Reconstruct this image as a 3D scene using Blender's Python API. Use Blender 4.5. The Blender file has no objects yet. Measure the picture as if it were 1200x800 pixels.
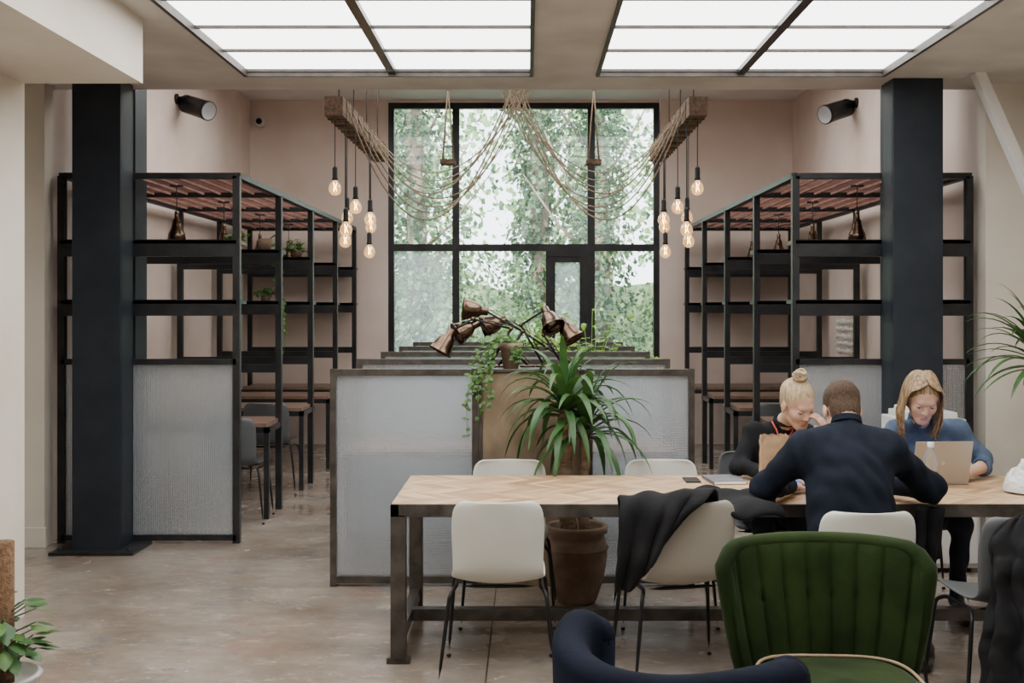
import bpy, math, random
import numpy as np
from mathutils import Vector, Matrix, noise
random.seed(7); rng=np.random.default_rng(7)
S=bpy.context.scene
# ------------------------------------------------------------------ materials
def nodes_of(name):
    m=bpy.data.materials.new(name); m.use_nodes=True
    nt=m.node_tree; b=nt.nodes['Principled BSDF']; return m,nt,b
def c4(c): return (c[0],c[1],c[2],1)
def mat(name,col,rough=.6,metal=0,col2=None,ns=5,bump=0,bs=60,emit=None,es=0,stretch=(1,1,1),sheen=0,spec=None,lo=.35,hi=.65,detail=5,coat=0,rough2=None):
    m,nt,b=nodes_of(name); N=nt.nodes; L=nt.links
    b.inputs['Base Color'].default_value=c4(col); b.inputs['Roughness'].default_value=rough; b.inputs['Metallic'].default_value=metal
    if spec is not None: b.inputs['Specular IOR Level'].default_value=spec
    if sheen: b.inputs['Sheen Weight'].default_value=sheen; b.inputs['Sheen Roughness'].default_value=.35
    if coat: b.inputs['Coat Weight'].default_value=coat
    tc=N.new('ShaderNodeTexCoord'); mp=N.new('ShaderNodeMapping'); mp.inputs['Scale'].default_value=stretch
    L.new(tc.outputs['Object'],mp.inputs['Vector'])
    if col2 is not None:
        n=N.new('ShaderNodeTexNoise'); n.inputs['Scale'].default_value=ns; n.inputs['Detail'].default_value=detail
        L.new(mp.outputs[0],n.inputs['Vector'])
        r=N.new('ShaderNodeValToRGB'); r.color_ramp.elements[0].position=lo; r.color_ramp.elements[1].position=hi
        r.color_ramp.elements[0].color=c4(col); r.color_ramp.elements[1].color=c4(col2)
        L.new(n.outputs[0],r.inputs[0]); L.new(r.outputs[0],b.inputs['Base Color'])
        if rough2 is not None:
            mr=N.new('ShaderNodeMapRange'); mr.inputs[1].default_value=lo; mr.inputs[2].default_value=hi
            mr.inputs[3].default_value=rough; mr.inputs[4].default_value=rough2
            L.new(n.outputs[0],mr.inputs[0]); L.new(mr.outputs[0],b.inputs['Roughness'])
    if bump:
        n2=N.new('ShaderNodeTexNoise'); n2.inputs['Scale'].default_value=bs; n2.inputs['Detail'].default_value=4
        L.new(mp.outputs[0],n2.inputs['Vector'])
        bp=N.new('ShaderNodeBump'); bp.inputs['Strength'].default_value=bump; bp.inputs['Distance'].default_value=.01
        L.new(n2.outputs[0],bp.inputs['Height']); L.new(bp.outputs[0],b.inputs['Normal'])
    if emit: b.inputs['Emission Color'].default_value=c4(emit); b.inputs['Emission Strength'].default_value=es
    return m
def mat_leaf(name,c,c2,tr=.35):
    m=mat(name,c,.45,col2=c2,ns=9); nt=m.node_tree; b=nt.nodes['Principled BSDF']
    t=nt.nodes.new('ShaderNodeBsdfTranslucent'); t.inputs[0].default_value=(c2[0]*1.3,c2[1]*1.4,c2[2]*.8,1)
    mx=nt.nodes.new('ShaderNodeMixShader'); mx.inputs[0].default_value=tr
    o=nt.nodes['Material Output']; nt.links.new(b.outputs[0],mx.inputs[1]); nt.links.new(t.outputs[0],mx.inputs[2]); nt.links.new(mx.outputs[0],o.inputs[0]); return m
def mat_pane(name,haze=0.0):
    m,nt,b=nodes_of(name); N=nt.nodes;L=nt.links;N.remove(b); o=N['Material Output']
    t=N.new('ShaderNodeBsdfTransparent'); g=N.new('ShaderNodeBsdfGlossy'); g.inputs['Roughness'].default_value=.02
    f=N.new('ShaderNodeFresnel'); f.inputs[0].default_value=1.35
    mx=N.new('ShaderNodeMixShader'); L.new(f.outputs[0],mx.inputs[0]); L.new(t.outputs[0],mx.inputs[1]); L.new(g.outputs[0],mx.inputs[2])
    if haze>0:
        tl=N.new('ShaderNodeBsdfTranslucent'); tl.inputs[0].default_value=(.9,.95,1,1)
        m2=N.new('ShaderNodeMixShader'); m2.inputs[0].default_value=haze
        L.new(mx.outputs[0],m2.inputs[1]); L.new(tl.outputs[0],m2.inputs[2]); L.new(m2.outputs[0],o.inputs[0])
    else: L.new(mx.outputs[0],o.inputs[0])
    return m
def mat_reeded():
    m,nt,b=nodes_of('reeded_wired_glass'); N=nt.nodes;L=nt.links
    b.inputs['Base Color'].default_value=(.90,.94,.98,1); b.inputs['Roughness'].default_value=.10
    b.inputs['Transmission Weight'].default_value=.9; b.inputs['IOR'].default_value=1.3
    tc=N.new('ShaderNodeTexCoord')
    w=N.new('ShaderNodeTexWave'); w.bands_direction='X'; w.inputs['Scale'].default_value=21; w.inputs['Distortion'].default_value=1.2; w.inputs['Detail Scale'].default_value=3
    w2=N.new('ShaderNodeTexWave'); w2.bands_direction='Z'; w2.inputs['Scale'].default_value=21; w2.inputs['Distortion'].default_value=1.2; w2.inputs['Detail Scale'].default_value=3
    h2=N.new('ShaderNodeMath'); h2.operation='MULTIPLY'; h2.inputs[1].default_value=.6
    ad=N.new('ShaderNodeMath'); ad.operation='ADD'
    for q in (w,w2): L.new(tc.outputs['Object'],q.inputs['Vector'])
    L.new(w2.outputs['Fac'],h2.inputs[0]); L.new(w.outputs['Fac'],ad.inputs[0]); L.new(h2.outputs[0],ad.inputs[1])
    bp=N.new('ShaderNodeBump'); bp.inputs['Strength'].default_value=.42; bp.inputs['Distance'].default_value=.009
    L.new(ad.outputs[0],bp.inputs['Height']); L.new(bp.outputs[0],b.inputs['Normal'])
    tl=N.new('ShaderNodeBsdfTranslucent'); tl.inputs[0].default_value=(.84,.90,.96,1)
    L.new(bp.outputs[0],tl.inputs['Normal'])
    mx=N.new('ShaderNodeMixShader'); mx.inputs[0].default_value=.18
    L.new(b.outputs[0],mx.inputs[1]); L.new(tl.outputs[0],mx.inputs[2]); L.new(mx.outputs[0],N['Material Output'].inputs[0])
    return m
def mat_bulb():
    m,nt,b=nodes_of('amber_bulb_glass'); N=nt.nodes;L=nt.links;N.remove(b);o=N['Material Output']
    t=N.new('ShaderNodeBsdfTransparent'); t.inputs[0].default_value=(1,.86,.62,1)
    g=N.new('ShaderNodeBsdfGlossy'); g.inputs['Roughness'].default_value=.05
    lw=N.new('ShaderNodeLayerWeight'); lw.inputs[0].default_value=.45
    mx=N.new('ShaderNodeMixShader'); L.new(lw.outputs['Facing'],mx.inputs[0]); L.new(t.outputs[0],mx.inputs[1]); L.new(g.outputs[0],mx.inputs[2])
    e=N.new('ShaderNodeEmission'); e.inputs[0].default_value=(1,.60,.26,1); e.inputs[1].default_value=.55
    ad=N.new('ShaderNodeAddShader'); L.new(mx.outputs[0],ad.inputs[0]); L.new(e.outputs[0],ad.inputs[1]); L.new(ad.outputs[0],o.inputs[0]); return m
def mat_chevron():
    m,nt,b=nodes_of('chevron_parquet'); N=nt.nodes;L=nt.links
    tc=N.new('ShaderNodeTexCoord'); sp=N.new('ShaderNodeSeparateXYZ'); L.new(tc.outputs['Object'],sp.inputs[0])
    def M(op,a,bb=None,c=None):
        n=N.new('ShaderNodeMath'); n.operation=op
        for i,v in enumerate((a,bb,c)):
            if v is None: continue
            if isinstance(v,(int,float)): n.inputs[i].default_value=v
            else: L.new(v,n.inputs[i])
        return n.outputs[0]
    W=.148;P=.06
    a=M('PINGPONG',sp.outputs[1],W); col=M('FLOOR',M('DIVIDE',sp.outputs[1],W))
    q=M('DIVIDE',M('ADD',sp.outputs[0],a),P); idx=M('FLOOR',q); fr=M('FRACT',q)
    cb=N.new('ShaderNodeCombineXYZ'); L.new(idx,cb.inputs[0]); L.new(col,cb.inputs[1])
    wn=N.new('ShaderNodeTexWhiteNoise'); wn.noise_dimensions='2D'; L.new(cb.outputs[0],wn.inputs['Vector'])
    r=N.new('ShaderNodeValToRGB'); r.color_ramp.elements[0].color=(.34,.20,.10,1); r.color_ramp.elements[1].color=(.62,.43,.25,1)
    L.new(wn.outputs['Value'],r.inputs[0])
    e=M('LESS_THAN',fr,.06); fy=M('FRACT',M('DIVIDE',sp.outputs[1],W)); e2=M('LESS_THAN',fy,.03); ee=M('MAXIMUM',e,e2)
    mx=N.new('ShaderNodeMix'); mx.data_type='RGBA'; L.new(ee,mx.inputs[0]); L.new(r.outputs[0],mx.inputs[6]); mx.inputs[7].default_value=(.16,.085,.04,1)
    L.new(mx.outputs[2],b.inputs['Base Color']); b.inputs['Roughness'].default_value=.42
    return m
def mat_floor():
    m,nt,b=nodes_of('polished_concrete'); N=nt.nodes;L=nt.links
    tc=N.new('ShaderNodeTexCoord')
    def nz(s,d,ros=.6,sc=(1,1,1)):
        mp=N.new('ShaderNodeMapping'); mp.inputs['Scale'].default_value=sc; mp.inputs['Location'].default_value=(s*3,s,0)
        L.new(tc.outputs['Object'],mp.inputs[0])
        n=N.new('ShaderNodeTexNoise'); n.inputs['Scale'].default_value=s; n.inputs['Detail'].default_value=d; n.inputs['Roughness'].default_value=ros
        L.new(mp.outputs[0],n.inputs['Vector']); return n.outputs[0]
    def ramp(src,els):
        r=N.new('ShaderNodeValToRGB'); r.color_ramp.elements[0].position=els[0][0]; r.color_ramp.elements[0].color=c4(els[0][1])
        r.color_ramp.elements[1].position=els[-1][0]; r.color_ramp.elements[1].color=c4(els[-1][1])
        for p,c in els[1:-1]:
            e=r.color_ramp.elements.new(p); e.color=c4(c)
        L.new(src,r.inputs[0]); return r.outputs[0]
    base=ramp(nz(1.3,8,.65,(1,1.5,1)),[(.33,(.17,.135,.105)),(.5,(.255,.21,.17)),(.66,(.35,.305,.26))])
    def over(prev,fac,col):
        mx=N.new('ShaderNodeMix'); mx.data_type='RGBA'; L.new(fac,mx.inputs[0]); L.new(prev,mx.inputs[6]); mx.inputs[7].default_value=c4(col); return mx.outputs[2]
    c=over(base,ramp(nz(1.9,9,.7),[(.54,(0,0,0)),(.66,(.7,.7,.7))]),(.24,.14,.11))
    c=over(c,ramp(nz(2.9,10,.75,(1,1.6,1)),[(.55,(0,0,0)),(.62,(.6,.6,.6))]),(.15,.15,.15))
    c=over(c,ramp(nz(6,10,.8,(1,2,1)),[(.56,(0,0,0)),(.63,(.6,.6,.6))]),(.45,.40,.35))
    c=over(c,ramp(nz(4.1,12,.85,(1,2.4,1)),[(.61,(0,0,0)),(.65,(.75,.75,.75))]),(.07,.06,.058))
    L.new(c,b.inputs['Base Color'])
    rr=N.new('ShaderNodeMapRange'); rr.inputs[1].default_value=.35; rr.inputs[2].default_value=.65; rr.inputs[3].default_value=.08; rr.inputs[4].default_value=.30
    L.new(nz(2.2,6),rr.inputs[0]); L.new(rr.outputs[0],b.inputs['Roughness'])
    bp=N.new('ShaderNodeBump'); bp.inputs['Strength'].default_value=.10; bp.inputs['Distance'].default_value=.01
    L.new(nz(14,6),bp.inputs['Height']); L.new(bp.outputs[0],b.inputs['Normal'])
    return m
MF=mat_floor(); MCHEV=mat_chevron(); MREED=mat_reeded(); MPANE=mat_pane('window_glass',.03); MHAZE=mat_pane('hazy_glass',.20); MCLEAR=mat_pane('clear_plastic',.12)  # window_glass has a faint white veil mixed in, imitating reflected haze
PINK=mat('pink_plaster',(.63,.505,.435),.85,col2=(.73,.615,.545),ns=1.3,bump=.25,bs=9,detail=8)
CREAM=mat('cream_plaster',(.64,.58,.495),.85,col2=(.73,.675,.59),ns=1.5,bump=.2,bs=12)
CEIL=mat('raw_ceiling_plaster',(.56,.52,.475),.85,col2=(.70,.665,.615),ns=2,bump=.25,bs=10,detail=8)
WHITE=mat('white_paint',(.80,.79,.77),.6,col2=(.75,.73,.70),ns=3)
STEEL=mat('dark_steel',(.017,.0175,.019),.36,.3,col2=(.032,.032,.034),ns=6,bump=.1,bs=40,spec=.35)
COLM=mat('column_blue_steel',(.012,.016,.023),.5,0,col2=(.019,.024,.032),ns=4,bump=.1,bs=20,spec=.3)
RAW=mat('raw_steel_frame',(.055,.048,.042),.4,.6,col2=(.11,.097,.085),ns=12,bump=.05)
TRIMB=mat('brown_light_trim',(.05,.042,.036),.5,.3,col2=(.08,.07,.06),ns=12)
GRID=mat('rusty_grid',(.26,.13,.105),.6,.2,col2=(.38,.21,.175),ns=8)
BLACK=mat('black_metal',(.008,.008,.009),.4,.2,col2=(.014,.014,.015),ns=9,spec=.3)
PLBLACK=mat('black_fabric',(.006,.006,.007),.9,bump=.4,bs=25,col2=(.014,.014,.015),ns=7,spec=.2)
BRONZE=mat('aged_bronze',(.075,.045,.03),.25,1.0,col2=(.17,.115,.08),ns=10)
WOODD=mat('old_beam_wood',(.055,.03,.018),.75,col2=(.15,.09,.052),ns=5,stretch=(6,1,6),bump=.3,bs=12)
OSB=mat('worn_ply',(.11,.073,.044),.6,col2=(.30,.22,.14),ns=5,stretch=(1,1,.6),bump=.25,bs=14,detail=9)
DESK=mat('desk_wood',(.16,.095,.065),.4,col2=(.26,.17,.125),ns=5,stretch=(1,6,1))
SHW=mat('shell_white',(.56,.56,.50),.42,col2=(.61,.61,.55),ns=3)
SHB=mat('shell_beige',(.34,.315,.265),.45,col2=(.38,.355,.30),ns=3)
SHG=mat('shell_grey',(.07,.075,.08),.5,col2=(.09,.097,.10),ns=3)
GREEN=mat('green_velvet',(.008,.0175,.003),.85,col2=(.021,.038,.008),ns=5,bump=.15,bs=60,sheen=.08,spec=.15)
BLUE=mat('navy_velvet',(.0025,.004,.010),.85,col2=(.005,.008,.018),ns=5,bump=.15,bs=60,spec=.10)
PIPING=mat('tan_piping',(.30,.21,.12),.6,col2=(.36,.26,.15),ns=20)
LEGW=mat('leg_wood',(.12,.06,.03),.4,col2=(.18,.09,.05),ns=8)
ROPE=mat('jute_rope',(.20,.14,.09),.9,col2=(.32,.24,.165),ns=60,bump=.5,bs=200)
CORD=mat('black_cord',(.015,.013,.012),.6,col2=(.02,.02,.02),ns=9)
TERRA=mat('weathered_terracotta',(.13,.075,.05),.8,col2=(.27,.19,.135),ns=5,bump=.3,bs=20)
SOIL=mat('soil',(.03,.02,.013),.95,col2=(.06,.04,.025),ns=30,bump=.8,bs=60)
TRUNK=mat('trunk_bark',(.16,.10,.06),.9,col2=(.28,.19,.12),ns=14,stretch=(1,1,3),bump=.6,bs=40)
LF1=mat_leaf('strap_leaf',(.022,.07,.018),(.055,.14,.038),.15)
LF2=mat_leaf('small_leaf',(.05,.12,.025),(.11,.23,.055),.3)
LF3=mat_leaf('bright_leaf',(.20,.38,.07),(.38,.58,.15),.4)
IV1=mat_leaf('ivy_dark',(.022,.058,.03),(.045,.10,.05),.3)
IV2=mat_leaf('ivy_mid',(.07,.15,.075),(.13,.23,.115),.4)
IV3=mat_leaf('ivy_light',(.27,.39,.24),(.42,.54,.34),.5)
LIGHT=mat('light_diffuser',(.9,.9,.88),.5,emit=(1,.993,.975),es=5.9)
BULB=mat_bulb(); FIL=mat('hot_filament',(1,.6,.2),.5,emit=(1,.55,.18),es=25)
PAPER=mat('kraft_paper',(.34,.21,.12),.85,col2=(.42,.28,.16),ns=9,bump=.4,bs=20)
WPLAST=mat('white_plastic',(.62,.62,.60),.4,col2=(.68,.68,.66),ns=3)
ROSE=mat('warm_grey_aluminium',(.44,.40,.35),.38,.5,col2=(.48,.44,.39),ns=3)
SILV=mat('silver_aluminium',(.5,.5,.52),.35,.8,col2=(.54,.54,.56),ns=3)
SCREEN=mat('laptop_screen',(.02,.05,.2),.3,emit=(.10,.22,.75),es=1.6)
ORANGE=mat('orange_wrapper',(.65,.17,.05),.45,col2=(.72,.25,.08),ns=9)
MBOOK=mat('notebook_grey',(.10,.10,.11),.6,col2=(.14,.14,.15),ns=9)
MASPH=mat('bag_film',(.65,.65,.64),.3,col2=(.74,.74,.72),ns=20,bump=.8,bs=40)
BARK=mat('tree_bark',(.16,.11,.08),.95,col2=(.30,.22,.17),ns=6,stretch=(1,1,.3),bump=.5,bs=14)
BANK=mat('mossy_bank',(.07,.11,.05),.95,col2=(.17,.21,.11),ns=3,bump=1,bs=6)
COIR=mat('coir_pole',(.12,.065,.03),.95,col2=(.22,.125,.065),ns=60,bump=1,bs=120)
SKIN=mat('skin',(.53,.33,.24),.5,col2=(.58,.375,.28),ns=18,spec=.35); SKIN.node_tree.nodes['Principled BSDF'].inputs['Subsurface Weight'].default_value=.12
SKIN.node_tree.nodes['Principled BSDF'].inputs['Subsurface Radius'].default_value=(.012,.005,.003)
LIP=mat('lip',(.44,.22,.17),.4,col2=(.48,.25,.19),ns=20)
EYEW=mat('eye_white',(.62,.58,.54),.3); IRIS=mat('iris',(.04,.03,.025),.25)
LASH=mat('lash',(.10,.055,.04),.6)
HBLOND=mat('blonde_hair',(.28,.19,.105),.5,col2=(.54,.41,.25),ns=18,stretch=(4,4,.7),bump=.7,bs=60)
HHONEY=mat('honey_hair',(.14,.085,.04),.45,col2=(.46,.32,.175),ns=20,stretch=(4,4,.5),bump=.5,bs=60)
HBROWN=mat('brown_hair',(.045,.025,.014),.6,col2=(.13,.075,.042),ns=60,stretch=(3,3,1),bump=1,bs=140,spec=.3)
NAVY=mat('navy_sweatshirt',(.006,.009,.016),.9,col2=(.010,.0135,.023),ns=6,bump=.35,bs=14,spec=.15)
BLKNIT=mat('black_knit',(.007,.0075,.009),.9,col2=(.014,.0145,.017),ns=8,bump=.4,bs=20,spec=.15)
DENIM=mat('denim_shirt',(.05,.08,.13),.85,col2=(.085,.12,.18),ns=12,bump=.4,bs=18,spec=.2)
JEANS=mat('dark_jeans',(.014,.018,.03),.85,col2=(.022,.028,.045),ns=12,bump=.3,bs=20,spec=.2)
SHOE=mat('black_shoe',(.015,.015,.016),.5,col2=(.02,.02,.02),ns=4); SOCK=mat('white_sock',(.7,.7,.68),.85,col2=(.75,.75,.73),ns=9)
RED=mat('red_lanyard',(.5,.05,.03),.6)
# ------------------------------------------------------------------ builder
class B:
    def __init__(s,name): s.n=name;s.v=[];s.f=[];s.mi=[];s.sm=[];s.mats=[];s.M=Matrix()
    def add(s,vs,fs,m,sm=False):
        if m not in s.mats: s.mats.append(m)
        k=s.mats.index(m); o=len(s.v)
        s.v.extend([tuple(s.M@Vector(v)) for v in vs])
        for f in fs: s.f.append(tuple(i+o for i in f)); s.mi.append(k); s.sm.append(sm)
    def box(s,x0,x1,y0,y1,z0,z1,m,R=None):
        vs=[Vector((x,y,z)) for x in(x0,x1) for y in(y0,y1) for z in(z0,z1)]
        if R is not None:
            c=Vector(((x0+x1)/2,(y0+y1)/2,(z0+z1)/2)); vs=[c+R@(v-c) for v in vs]
        s.add(vs,[(0,1,3,2),(4,6,7,5),(0,4,5,1),(2,3,7,6),(0,2,6,4),(1,5,7,3)],m)
    def beam(s,a,b,w,h,m,up=(0,0,1)):
        a=Vector(a);b=Vector(b);d=(b-a).normalized();u=Vector(up)
        if abs(d.dot(u))>.98:u=Vector((0,1,0))
        r=d.cross(u).normalized();u=r.cross(d)
        vs=[p+r*(i*w/2)+u*(j*h/2) for p in(a,b) for i,j in((-1,-1),(1,-1),(1,1),(-1,1))]
        s.add(vs,[(3,2,1,0),(4,5,6,7),(0,1,5,4),(1,2,6,5),(2,3,7,6),(3,0,4,7)],m)
    def tube(s,pts,r,m,seg=8,sm=True):
        pts=[Vector(p) for p in pts]; n=len(pts); rs=r if isinstance(r,(list,tuple)) else [r]*n
        t=[(pts[min(i+1,n-1)]-pts[max(i-1,0)]).normalized() for i in range(n)]
        a=Vector((0,0,1)) if abs(t[0].z)<.9 else Vector((1,0,0)); u=t[0].cross(a).normalized(); vs=[]
        for i in range(n):
            u=(u-t[i]*u.dot(t[i])).normalized(); w=t[i].cross(u)
            for k in range(seg):
                an=2*math.pi*k/seg; vs.append(pts[i]+(u*math.cos(an)+w*math.sin(an))*rs[i])
        fs=[(i*seg+k,i*seg+(k+1)%seg,(i+1)*seg+(k+1)%seg,(i+1)*seg+k) for i in range(n-1) for k in range(seg)]
        fs.append(tuple(range(seg))[::-1]); fs.append(tuple((n-1)*seg+k for k in range(seg)))
        s.add(vs,fs,m,sm)
    def ring(s,c,nrm_,r,tr,m,n=28,ell=1.0):
        q=Vector((0,0,1)).rotation_difference(Vector(nrm_).normalized())
        s.tube([Vector(c)+q@Vector((r*math.cos(2*math.pi*i/n),r*ell*math.sin(2*math.pi*i/n),0)) for i in range(n+1)],tr,m,8)
    def lathe(s,prof,c,m,seg=24,axis=(0,0,1),sm=True):
        c=Vector(c); q=Vector((0,0,1)).rotation_difference(Vector(axis).normalized()); vs=[]
        for r,z in prof:
            for k in range(seg):
                an=2*math.pi*k/seg; vs.append(c+q@Vector((r*math.cos(an),r*math.sin(an),z)))
        n=len(prof); fs=[(i*seg+k,i*seg+(k+1)%seg,(i+1)*seg+(k+1)%seg,(i+1)*seg+k) for i in range(n-1) for k in range(seg)]
        s.add(vs,fs,m,sm)
    def ball(s,c,r,m,seg=14,rings=9,R=None):
        if not isinstance(r,(tuple,list)): r=(r,r,r)
        c=Vector(c); vs=[]
        for i in range(rings+1):
            th=math.pi*i/rings
            for k in range(seg):
                an=2*math.pi*k/seg; p=Vector((r[0]*math.sin(th)*math.cos(an),r[1]*math.sin(th)*math.sin(an),r[2]*math.cos(th)))
                if R is not None:p=R@p
                vs.append(c+p)
        fs=[(i*seg+k,(i+1)*seg+k,(i+1)*seg+(k+1)%seg,i*seg+(k+1)%seg) for i in range(rings) for k in range(seg)]
        s.add(vs,fs,m,True)
    def sheet(s,P,t,m,sm=True):
        P=np.array(P,float); n,k,_=P.shape
        du=np.gradient(P,axis=0);dv=np.gradient(P,axis=1);N=np.cross(du,dv);N/=np.linalg.norm(N,axis=2,keepdims=True)+1e-9
        A=(P+N*t/2).reshape(-1,3);C=(P-N*t/2).reshape(-1,3);o=n*k;fs=[]
        for i in range(n-1):
            for j in range(k-1):
                a=i*k+j;fs.append((a,a+k,a+k+1,a+1));fs.append((o+a,o+a+1,o+a+k+1,o+a+k))
        for i in range(n-1):
            a=i*k;fs.append((a,o+a,o+a+k,a+k));a=i*k+k-1;fs.append((a,a+k,o+a+k,o+a))
        for j in range(k-1):
            a=j;fs.append((a,a+1,o+a+1,o+a));a=(n-1)*k+j;fs.append((a,o+a,o+a+1,a+1))
        s.add(list(map(Vector,A))+list(map(Vector,C)),fs,m,sm)
    def strap(s,p,d,L,w,droop,m,n=9,side=None,ymax=None):
        p=Vector(p);d=Vector(d).normalized();pts=[p.copy()]
        for i in range(n):
            p=p+d*(L/n)
            if ymax and p.y>ymax: p.y=ymax
            pts.append(p.copy());d=(d+Vector((0,0,-droop*(.4+i/n)/n*1.6))).normalized()
        sd=side or d.cross(Vector((0,0,1))); sd=sd.normalized() if sd.length>1e-3 else Vector((1,0,0)); vs=[]
        for i,q in enumerate(pts):
            t=i/n;ww=w*.5*(min(1,.45+t*2.2))*(1-t**3.2)+.0006; up=Vector((0,0,ww*.35))
            vs+= [q-sd*ww+up,q,q+sd*ww+up]
        fs=[]
        for i in range(n): a=i*3;fs+=[(a,a+1,a+4,a+3),(a+1,a+2,a+5,a+4)]
        s.add(vs,fs,m,True)
    def leaf(s,p,d,nrm,L,w,m):
        p=Vector(p);d=Vector(d).normalized();sd=d.cross(Vector(nrm));sd=sd.normalized() if sd.length>1e-3 else Vector((1,0,0));n=sd.cross(d)
        vs=[p,p+d*L*.35+sd*w*.5-n*w*.1,p+d*L*.35,p+d*L*.35-sd*w*.5-n*w*.1,p+d*L*.72+sd*w*.33-n*w*.15,p+d*L*.72-n*w*.08,p+d*L*.72-sd*w*.33-n*w*.15,p+d*L-n*w*.25]
        s.add(vs,[(0,2,1),(0,3,2),(1,2,5,4),(2,3,6,5),(4,5,7),(5,6,7)],m,True)
    def build(s,parent=None,bevel=0,sub=0,seg=2):
        V=np.array(s.v); c=Vector(((V[:,0].min()+V[:,0].max())/2,(V[:,1].min()+V[:,1].max())/2,V[:,2].min()))
        me=bpy.data.meshes.new(s.n); me.from_pydata((V-np.array(c)).tolist(),[],s.f)
        for m in s.mats: me.materials.append(m)
        me.polygons.foreach_set('material_index',s.mi); me.polygons.foreach_set('use_smooth',s.sm); me.update()
        o=bpy.data.objects.new(s.n,me); S.collection.objects.link(o); o.location=c
        if parent: o.parent=parent; o.location=c-parent.location
        if bevel:
            b=o.modifiers.new('bevel','BEVEL'); b.width=bevel;b.segments=seg;b.limit_method='ANGLE';b.angle_limit=.9
        if sub:
            b=o.modifiers.new('sub','SUBSURF'); b.levels=sub;b.render_levels=sub
        return o
def simplebox(name,x0,x1,y0,y1,z0,z1,m,bevel=0):
    b=B(name);b.box(x0,x1,y0,y1,z0,z1,m);return b.build(bevel=bevel)
def fillet(pts,r,n=5):
    pts=[Vector(p) for p in pts];out=[pts[0]]
    for i in range(1,len(pts)-1):
        a=(pts[i-1]-pts[i]);b=(pts[i+1]-pts[i]);ra=min(r,a.length*.45,b.length*.45);p0=pts[i]+a.normalized()*ra;p1=pts[i]+b.normalized()*ra
        for k in range(n+1):
            t=k/n;out.append(p0*(1-t)**2+pts[i]*2*t*(1-t)+p1*t*t)
    out.append(pts[-1]);return out
# ------------------------------------------------------------------ room
simplebox('floor',-4.4,4.0,-2.4,13.75,-.1,0,MF)
simplebox('trim_floor_joint',-.19,-.182,.5,13.4,-.01,.0012,SOIL)
simplebox('wall_left',-4.2,-3.39,7.76,13.6,0,4.4,PINK)
simplebox('wall_left_return',-4.2,-3.36,7.72,7.86,0,3.3,CREAM)
simplebox('wall_left_front',-4.4,-2.72,-2.2,6.0,0,3.4,CREAM)
simplebox('wall_left_alcove',-4.4,-4.2,6.0,7.75,0,3.4,CREAM)
simplebox('wall_right',3.24,4.0,7.76,13.6,0,4.4,PINK)
simplebox('wall_right_return',3.19,4.0,7.72,7.86,0,3.3,CREAM)
simplebox('wall_right_front',3.7,3.9,-2.2,7.72,0,3.4,CREAM)
simplebox('wall_rear',-4.4,4.0,-2.4,-2.2,0,3.4,CREAM)
simplebox('baseboard_left',-4.2,-3.345,7.70,7.73,0,.14,CREAM,.004)
wb=B('wall_back')
for a in [(-4.2,-1.70,0,4.4),(1.615,4.0,0,4.4),(-1.70,1.615,4.17,4.4),(-1.70,.22,0,.9),(.79,1.615,0,.9)]:
    wb.box(a[0],a[1],13.55,13.75,a[2],a[3],PINK)
wb.build()
cl=B('ceiling')
ZC=3.23
for a in [(-4.4,-1.9,-2.4,7.95),(.04,.46,-2.4,7.95),(2.40,4.0,-2.4,7.95),(-1.9,.04,-2.4,1.65),(-1.9,.04,7.45,7.95),(.46,2.40,-2.4,1.65),(.46,2.40,7.45,7.95)]:
    cl.box(a[0],a[1],a[2],a[3],ZC,3.5,CEIL)
cl.box(-4.4,4.0,-2.4,7.95,3.5,4.4,CEIL)
cl.box(-4.2,4.0,7.95,13.75,4.2,4.45,WHITE)
cl.build()
simplebox('trim_bulkhead',-2.9,-2.08,-2.2,6.0,2.88,3.24,CREAM)
tb=B('trim_brace'); tb.beam((3.0,7.4,3.24),(3.705,7.4,1.66),.07,.09,WHITE,up=(0,1,0)); tb.build(bevel=.004)
for nm,(xa,xm,xb) in (('added_fill_light_panel',(-1.9,-.905,.04)),('added_fill_light_panel',(.46,1.43,2.40))):
    b=B(nm); b.box(xa+.005,xb-.005,1.66,7.44,3.262,3.30,LIGHT)
    for k in range(11):
        y=7.42-k*.575; b.box(xa+.02,xb-.02,y-.010,y+.010,3.245,3.264,TRIMB)
    b.box(xm-.028,xm+.028,1.66,7.44,3.232,3.266,STEEL)
    for x in (xa+.012,xb-.012): b.box(x-.012,x+.012,1.66,7.44,3.215,3.27,TRIMB)
    for y in (1.67,7.435): b.box(xa,xb,y-.012,y+.012,3.215,3.27,TRIMB)
    b.build()
for x0,x1 in ((-2.6,-.6),(.4,2.4)):  # added light panels, out of view, to brighten the back room
    b=B('added_fill_light_panel'); b.box(x0,x1,8.3,11.6,4.10,4.13,LIGHT)
    for y in (8.3,9.4,10.5,11.6): b.box(x0,x1,y-.02,y+.02,4.07,4.2,RAW)
    for x in (x0,x1): b.box(x-.02,x+.02,8.28,11.62,4.07,4.2,RAW)
    b.build()
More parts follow.
